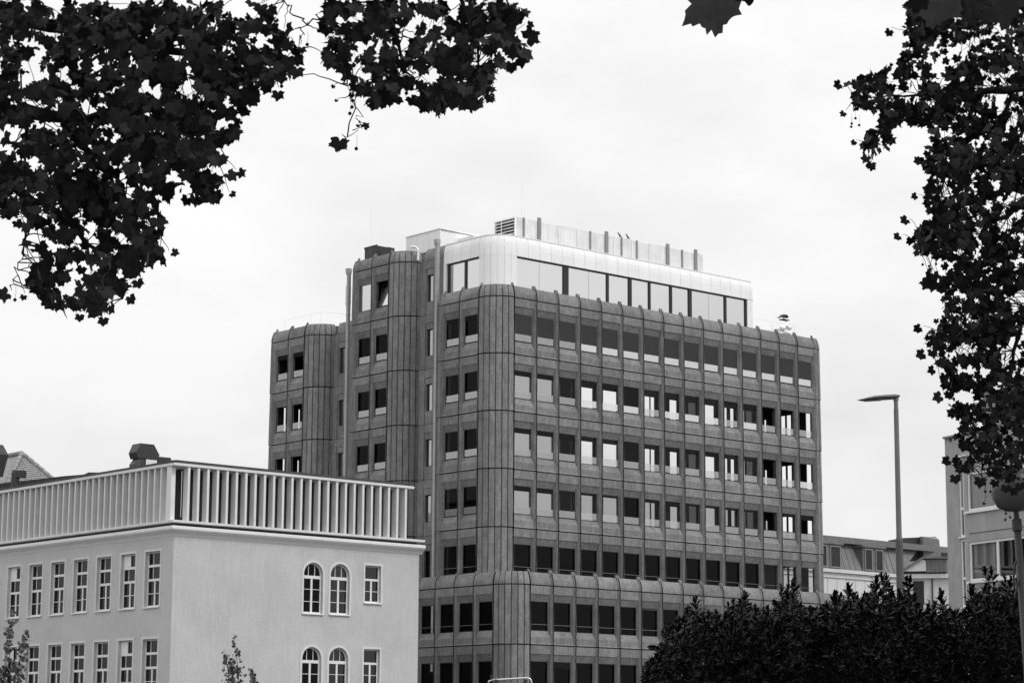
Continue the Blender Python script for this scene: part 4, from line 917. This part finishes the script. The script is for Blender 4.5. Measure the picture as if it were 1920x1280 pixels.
HL = [(55,130,45,28,.8),(30,235,28,22,.9),(150,120,40,18,.6),(185,170,38,30,.75),(215,100,28,20,.5),(130,235,40,30,.5),(200,240,30,26,.7),(225,310,36,28,.75),(245,345,22,20,.6),(130,300,30,22,.5),(165,430,30,32,.85),(100,400,28,25,.4),(85,450,26,26,.8),(120,520,35,24,.75),(170,500,22,26,.6),(410,70,36,22,.6),(430,180,20,14,.4),(60,350,30,18,.5),(520,60,22,35,.6),(470,40,22,20,.5)]
HL2 = [(755,62,28,42,.9),(790,40,22,28,.8),(840,60,16,24,.7),(640,40,18,22,.6),(765,130,38,20,.8),(820,130,28,18,.8),(720,165,20,14,.7),(660,130,20,20,.6),(855,20,18,14,.5),(910,65,12,14,.5),(625,75,16,16,.6),(700,50,18,14,.5)]
limbsL = [[('w', -7.2, 19.8, 6.2, .16), (-40, 210, 19.6, .09), (120, 225, 19, .05), (250, 215, 18.8, .03), (400, 250, 18.6, .012)],
          [('w', -7.2, 19.8, 5.2, .13), (-30, 330, 19.2, .06), (90, 380, 19, .035), (180, 470, 18.8, .015), (230, 560, 18.8, .006)],
          [('w', -7.0, 19.8, 7.4, .16), (-20, 20, 20, .08), (180, 60, 19.5, .05), (380, 110, 19, .03), (520, 150, 18.8, .01)],
          [('w', -6.5, 19.8, 9.0, .15), (300, -180, 19.4, .07), (560, -130, 19, .05), (700, -40, 18.6, .03), (745, 80, 18.5, .015), (770, 170, 18.5, .006)],
          [(700, -40, 18.6, .03), (850, -20, 18.6, .02), (900, 90, 18.5, .01), (900, 180, 18.5, .005)],
          [(120, 225, 19, .04), (200, 330, 18.8, .02), (290, 440, 18.7, .008)],
          [(620, -60, 18.8, .012), (611, 22, 18.7, .008), (575, 42, 18.7, .007), (543, 20, 18.7, .006), (520, -30, 18.7, .005)],
          [(575, 42, 18.7, .005), (560, 65, 18.7, .004), (556, 90, 18.7, .003)],
          [(52, 400, 19, .009), (50, 455, 18.9, .007), (32, 500, 18.8, .005), (18, 535, 18.8, .004)],
          [(665, 160, 18.5, .004), (676, 210, 18.4, .004), (672, 240, 18.4, .003), (648, 258, 18.4, .003)],
          [(650, 140, 18.5, .004), (658, 175, 18.4, .003), (656, 205, 18.4, .002)]]
soloL = [(640, 252, 18.4, .22, 190), (679, 243, 18.4, .11, 40), (672, 232, 18.4, .05, 180), (22, 545, 18.8, .19, 250), (46, 550, 18.8, .09, 200), (515, 35, 18.7, .07, 150), (612, 25, 18.6, .16, 160), (443, 318, 18.6, .13, 130), (430, 360, 18.6, .09, 120), (318, 472, 18.6, .12, 100), (545, 70, 18.6, .18, 200), (565, 85, 18.6, .11, 170), (522, 165, 18.6, .16, 190), (632, 185, 18.5, .05, 190), (627, 158, 18.5, .06, 200), (660, 172, 18.5, .08, 190), (985, 45, 18.5, .11, 110), (978, 80, 18.5, .24, 60), (955, 115, 18.5, .15, 170), (560, 120, 18.5, .2, 200), (255, 520, 18.6, .14, 170), (195, 590, 18.6, .14, 190), (240, 550, 18.6, .15, 165), (150, 585, 18.6, .12, 175)]
ballsL = [(668, 279), (576, 84), (528, 162), (518, 112), (416, 366), (87, 574), (201, 581), (28, 562), (105, 455), (661, 189), (660, 201), (656, 213), (664, 122), (711, 62), (762, 175), (825, 205), (140, 375), (178, 440), (452, 230)]
grow_tree('plane_tree', 'dark plane tree overhanging the upper left with hanging seed balls', [PL, PL2], 3300, 18.8, 1.9, .168, limbsL,
          [(-7.6, 20, 0, .36), (-7.5, 20, 2.5, .31), (-7.4, 19.9, 5, .27), (-7.0, 19.8, 7.4, .22), (-6.5, 19.8, 9.6, .16), (-6.2, 19.8, 11.5, .08)], HL+HL2, soloL, ballsL, seed=3, noise_cut=.39, cell=18, upper=[(-5.5, 18.5, 10.5, 7, 6, 4.5, 4200), (-.5, 17, 9.5, 4, 4, 3, 1800)])
PR_ = [(1705,25),(1690,60),(1690,100),(1650,128),(1605,142),(1592,158),(1605,182),(1598,205),(1625,208),(1652,204),(1640,232),(1608,255),(1622,285),(1634,310),(1660,280),(1690,228),(1735,232),(1748,262),(1728,300),(1742,330),(1730,362),(1748,395),(1704,438),(1706,462),(1745,480),(1736,518),(1772,545),(1760,575),(1738,605),(1742,655),(1765,690),(1775,745),(1790,788),(1786,812),(1802,828),(1790,872),(1820,884),(1846,870),(1862,888),(1895,898),(1935,900),(1935,0),(1715,0)]
HR = [(1765,80,30,18,.85),(1820,85,25,18,.8),(1880,60,28,22,.6),(1860,150,40,30,.75),(1700,165,40,22,.75),(1735,130,16,14,.6),(1800,200,26,14,.7),(1890,210,26,35,.7),(1840,260,30,24,.5),(1640,180,14,14,.6),(1700,240,34,10,.95),(1760,355,16,20,.7),(1800,350,14,16,.6),(1890,380,28,40,.6),(1825,405,16,16,.6),(1765,490,26,22,.85),(1910,470,18,20,.7),(1800,470,16,20,.5),(1790,580,22,22,.6),(1770,655,24,16,.7),(1900,660,26,40,.75),(1835,690,18,20,.7),(1810,740,26,18,.8),(1870,740,30,25,.5),(1820,800,26,20,.7),(1860,850,26,30,.6),(1830,850,30,24,.7),(1890,790,24,24,.5),(1900,880,18,24,.5)]
limbsR = [[('w', 9.4, 27.5, 8.6, .17), (1990, 150, 27, .08), (1900, 168, 26.5, .05), (1810, 178, 26.2, .035), (1720, 175, 26, .015), (1600, 190, 26, .005)],
          [('w', 9.4, 27.5, 7.0, .15), (1980, 360, 27, .06), (1880, 400, 26.5, .03), (1780, 440, 26.2, .012), (1710, 450, 26, .005)],
          [('w', 9.4, 27.5, 5.8, .13), (1985, 560, 27, .05), (1890, 600, 26.5, .03), (1810, 640, 26.2, .012), (1750, 640, 26, .005)],
          [(1980, 360, 27, .05), (1930, 560, 26.6, .03), (1885, 720, 26.3, .018), (1850, 850, 26.2, .008), (1840, 900, 26.2, .004)],
          [(1900, 168, 26.5, .03), (1860, 280, 26.4, .02), (1800, 360, 26.2, .01), (1750, 380, 26, .005)],
          [(1690, 195, 26, .008), (1660, 240, 26, .006), (1630, 280, 26, .004), (1632, 305, 26, .003)],
          [('w', 9.4, 27.5, 10.0, .15), (1960, -20, 27, .07), (1850, 40, 26.5, .03), (1740, 70, 26, .01)]]
soloR = [(1580, 155, 26, .17, 250), (1670, 52, 26, .17, 200), (1605, 262, 26, .12, 215), (1630, 305, 26, .11, 190), (1690, 440, 26, .16, 250), (1585, 208, 26, .13, 220), (1705, 408, 26, .17, 230), (1722, 365, 26, .13, 250), (1730, 610, 26, .18, 240), (1738, 660, 26, .2, 250), (1755, 690, 26, .16, 240), (1770, 740, 26, .2, 240), (1745, 520, 26, .24, 215), (1722, 470, 26, .11, 220), (1790, 885, 26, .2, 180), (1785, 860, 26, .18, 250), (1840, 890, 26, .22, 190), (1730, 300, 26, .16, 250), (1640, 240, 26, .15, 200), (1700, 95, 26, .16, 210), (1720, 10, 26, .15, 210), (1690, 110, 26, .18, 190), (1905, 912, 26, .16, 200), (1868, 896, 26, .16, 190), (1886, 905, 26.2, .17, 170), (1912, 900, 26, .18, 185), (1876, 880, 26, .18, 200), (1858, 878, 26, .15, 200), (1846, 940, 26, .06, 200)]
ballsR = [(1597, 232), (1611, 235), (1596, 238), (1604, 222), (1722, 237), (1620, 288), (1633, 319), (1730, 496), (1742, 499), (1755, 495), (1757, 484), (1782, 1-1+655), (1779, 667), (1794, 770), (1847, 921), (1857, 921), (1886, 962), (1894, 969), (1885, 974), (1830, 410), (1780, 86), (1784, 86), (1675, 193), (1726, 180)]
grow_tree('plane_tree', 'dark plane tree filling the right edge above the round park lamp', [PR_], 4000, 26.3, 1.9, .155, limbsR,
          [(9.8, 27.6, 0, .36), (9.7, 27.6, 3, .30), (9.5, 27.5, 6, .25), (9.4, 27.5, 9, .2), (9.3, 27.5, 12, .1)], HR, soloR, ballsR, seed=5, noise_cut=.32, cell=16, upper=[(9.5, 25, 12, 6, 6, 5, 4200), (11, 27, 7, 4.5, 5, 5, 2500)])
# near twigs with big leaves hanging into the top of the picture
def near_twig(label, Y, leaves, path, grp):
    p0 = atY(path[0][0], path[0][1], Y); t_ = thing('hanging_twig', label, 'branch', tuple(p0), 0, grp)
    part('stem', MB().tube([atY(x, y, Y)-p0 for x, y in path], list(np.linspace(.02, .004, len(path))), 7), BARK, t_)
    for (x, y, s_, rot, v_) in leaves:
        tip = np.array([math.sin(R(rot)), -.15, math.cos(R(rot))]); M4 = np.eye(4); M4[:3, :3] = basis(tip, [-.4, -1, -1.5])*s_; M4[:3, 3] = atY(x, y, Y+rng.uniform(-.15, .15))-p0
        o_ = link('leaf', LEAFME[v_], t_); o_.matrix_local = Matrix(M4.tolist())
near_twig('twig with one big pointed leaf hanging into the top edge right of centre', 7.5, [(1340, -50, .28, 182, 1), (1366, -26, .14, 108, 2)], [(1500, -700), (1430, -400), (1370, -150), (1340, -40)], 'twigs hanging at the top edge')
near_twig('twig with two broad leaves over the top right corner tree', 8.5, [(1762, -38, .25, 190, 0), (1748, -14, .15, 240, 4), (1868, -40, .25, 172, 5), (1815, -30, .19, 176, 2)], [(2000, -700), (1930, -400), (1850, -150), (1790, -40)], 'twigs hanging at the top edge')

# ------------------------------------------------------------------ laurel hedge
HT = [(1192,1300),(1212,1262),(1228,1225),(1242,1188),(1264,1172),(1285,1160),(1302,1136),(1322,1152),(1350,1146),(1366,1136),(1394,1130),(1418,1146),(1445,1140),(1470,1116),(1488,1108),(1503,1136),(1535,1142),(1559,1128),(1587,1116),(1610,1118),(1632,1104),(1660,1094),(1680,1112),(1703,1100),(1725,1138),(1745,1136),(1763,1128),(1790,1150),(1812,1148),(1828,1118),(1856,1084),(1875,1104),(1895,1092),(1930,1098),(1960,1095)]
HDROP = 9
def hedge_top(x):
    for (a0, b0), (a1, b1) in zip(HT, HT[1:]):
        if a0 <= x <= a1: return b0+(b1-b0)*(x-a0)/(a1-a0)+HDROP
    return 1300
he = thing('laurel_hedge', 'dense dark laurel hedge with upright leaf sprigs along the bottom right', 'hedge', (4.5, 31, 0))
hT0 = np.array([4.5, 31, 0])
lf = np.array([(0, 0, 0), (.15, .28, .05), (.21, .55, .06), (.15, .82, .03), (0, 1, -.06), (-.15, .82, .03), (-.21, .55, .06), (-.15, .28, .05), (0, .5, -.0)])
lfF = [(0, 1, 8), (1, 2, 8), (2, 3, 8), (3, 4, 8), (4, 5, 8), (5, 6, 8), (6, 7, 8), (7, 0, 8)]
LAUME = bpy.data.meshes.new('leaf'); LAUME.from_pydata(lf.tolist(), [], lfF); LAUME.materials.append(LAUREL); LAUME.polygons.foreach_set('use_smooth', [True]*8)
hv, hf, k0 = [], [], 0; stems = MB(); nb = 0
def sprig(P, axis, n, ls, solo=False):
    global k0, nb
    axis = axis/np.linalg.norm(axis); L_ = ls*1.5; stems.tube([P-axis*.25-hT0, P+axis*L_*.8-hT0], [.006, .003], 4)
    ref = np.cross(axis, [.3, -.9, .2]); ref /= np.linalg.norm(ref); ref2 = np.cross(axis, ref)
    for k in range(n):
        fr = k/n; az = k*2.4+rng.uniform(-.4, .4); out = ref*math.cos(az)+ref2*math.sin(az); el = .45+.9*fr+rng.uniform(-.2, .2)
        tip = out*math.cos(el)+axis*math.sin(el); Bm = basis(tip, axis*math.cos(el)-out*math.sin(el)+rng.normal(0, .15, 3)); s_ = ls*rng.uniform(.6, 1.2)*(1-.35*fr)
        pos = P+axis*L_*.8*fr-hT0
        if solo and nb < 300:
            nb += 1; M4 = np.eye(4); M4[:3, :3] = Bm*s_; M4[:3, 3] = pos; o_ = bpy.data.objects.new('leaf', LAUME); COL.objects.link(o_); o_.parent = he; o_.matrix_local = Matrix(M4.tolist())
        else: hv.append(lf@(Bm*s_).T+pos); hf.extend([tuple(q_+k0 for q_ in f_) for f_ in lfF]); k0 += len(lf)
for x in np.arange(1198, 1950, 8):                         # top fringe
    y = hedge_top(x)+rng.uniform(-14, 12); P = atY(x, y+14, 30.6+rng.uniform(-.3, .9)); sprig(P, np.array([rng.normal(0, .3), rng.normal(-.1, .2), 1]), 11, .112, solo=rng.uniform() < .35)
for (x, y) in ((1302, 1128), (1394, 1122), (1487, 1096), (1471, 1108), (1559, 1120), (1587, 1106), (1640, 1092), (1660, 1086), (1703, 1090), (1763, 1118), (1828, 1108), (1856, 1074), (1892, 1088), (1905, 1084), (1250, 1185), (1268, 1170)):
    for _ in range(2): sprig(atY(x+rng.uniform(-6, 6), y+19, 30.2+rng.uniform(-.2, .3)), np.array([rng.normal(0, .15), 0, 1]), 12, .14, solo=True)
for k in range(1900):
    x = rng.uniform(1200, 1960); t_ = hedge_top(x)
    if t_ > 1285: continue
    y = t_+(1330-t_)*rng.uniform(0, 1)**.9; d_ = (y-t_)/120
    P = atY(x, y, 30.8-min(1.0, d_)*.7+rng.uniform(-.2, .9)); sprig(P, np.array([rng.normal(0, .5), -.5+rng.normal(0, .4), .8]), 11, .10, solo=(rng.uniform() < .1))
me = bpy.data.meshes.new('foliage'); me.from_pydata(np.vstack(hv).tolist(), [], hf); me.materials.append(LAUREL); me.polygons.foreach_set('use_smooth', [True]*len(me.polygons)); c_ = link('foliage', me, he); c_['kind'] = 'stuff'
st_ = part('stems', stems, BARK, he); st_['kind'] = 'stuff'
# inner mass of shaded older leaves and stems
cv, cf, k1 = [], [], 0
for k in range(6500):
    x = rng.uniform(1222, 1960); t_ = hedge_top(x)+12; y = rng.uniform(t_, 1420)
    if t_ > 1290 or y < t_: continue
    P = atY(x, y, 31.6+rng.uniform(-.5, .9))-hT0; Bm = basis(rng.normal(0, 1, 3), [rng.normal(0, .4), -1, rng.normal(0, .4)]); cv.append(lf@(Bm*.2).T*np.array([1.0, 1, 1])+P); cf.extend([tuple(q_+k1 for q_ in f_) for f_ in lfF]); k1 += len(lf)
me = bpy.data.meshes.new('inner_foliage'); me.from_pydata(np.vstack(cv).tolist(), [], cf); me.materials.append(LAUREL); c_ = link('inner_foliage', me, he); c_['kind'] = 'stuff'

# ------------------------------------------------------------------ young trees in front of the plaster building
def sapling(label, Y, stems_, nleaf, ls, seed):
    rs = np.random.default_rng(seed); b0 = atY(stems_[0][0][0], 1413, Y); T0 = np.array([b0[0], Y, 0]); t_ = thing('young_tree', label, 'tree', tuple(T0), 0, 'young trees before the plaster building')
    zb = atY(stems_[0][0][0], stems_[0][0][1], Y)[2]; lv_, lf_, k2 = [], [], 0
    part('trunk', MB().tube([(0, 0, 0), (0.02, 0, zb*.4), tuple(atY(stems_[0][0][0], stems_[0][0][1], Y)-T0)], [.04, .03, .012], 8), BARK, t_)
    for st in stems_:
        P = [atY(x, y, Y+rs.uniform(-.2, .2))-T0 for x, y in st]
        part('branch', MB().tube([P[0]+np.array([0, 0, -.8])]+P, [.014]+list(np.linspace(.011, .003, len(P))), 5), BARK, t_)
        for k in range(nleaf):
            f_ = rs.uniform()**.75; s_ = (1-f_)*(len(P)-1); i = min(int(s_), len(P)-2); Q = P[i]+(P[i+1]-P[i])*(s_-i); wdt = .05+.22*(1-f_)*0+.20*f_**1.0
            for _ in range(3):
                c = Q+rs.normal(0, .35, 3)*wdt; Bm = rand_basis(.7); V, Fc = LV[rs.integers(6)]; V = V@(Bm*ls*rs.uniform(.7, 1.2)).T+c
                lv_.append(V); lf_ += [tuple(q_+k2 for q_ in g_) for g_ in Fc]; k2 += len(V)
    me = bpy.data.meshes.new('crown'); me.from_pydata(np.vstack(lv_).tolist(), [], lf_); me.materials.append(LEAFY); c_ = link('crown', me, t_); c_['kind'] = 'stuff'
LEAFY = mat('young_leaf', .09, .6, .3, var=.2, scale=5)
sapling('thin young tree at the left edge before the plaster building', 60, [[(14, 1300), (18, 1230), (18, 1190), (24, 1160), (26, 1140)], [(30, 1300), (38, 1235), (46, 1200), (54, 1180)], [(2, 1300), (8, 1260), (12, 1225)]], 34, .14, 21)
sapling('slender young tree before the blank corner of the plaster wall', 60, [[(430, 1300), (428, 1260), (424, 1235), (421, 1215)], [(446, 1300), (447, 1260), (443, 1225), (440, 1205), (438, 1186)], [(438, 1300), (437, 1250), (436, 1228)], [(476, 1300), (474, 1270), (473, 1248)]], 20, .12, 22)
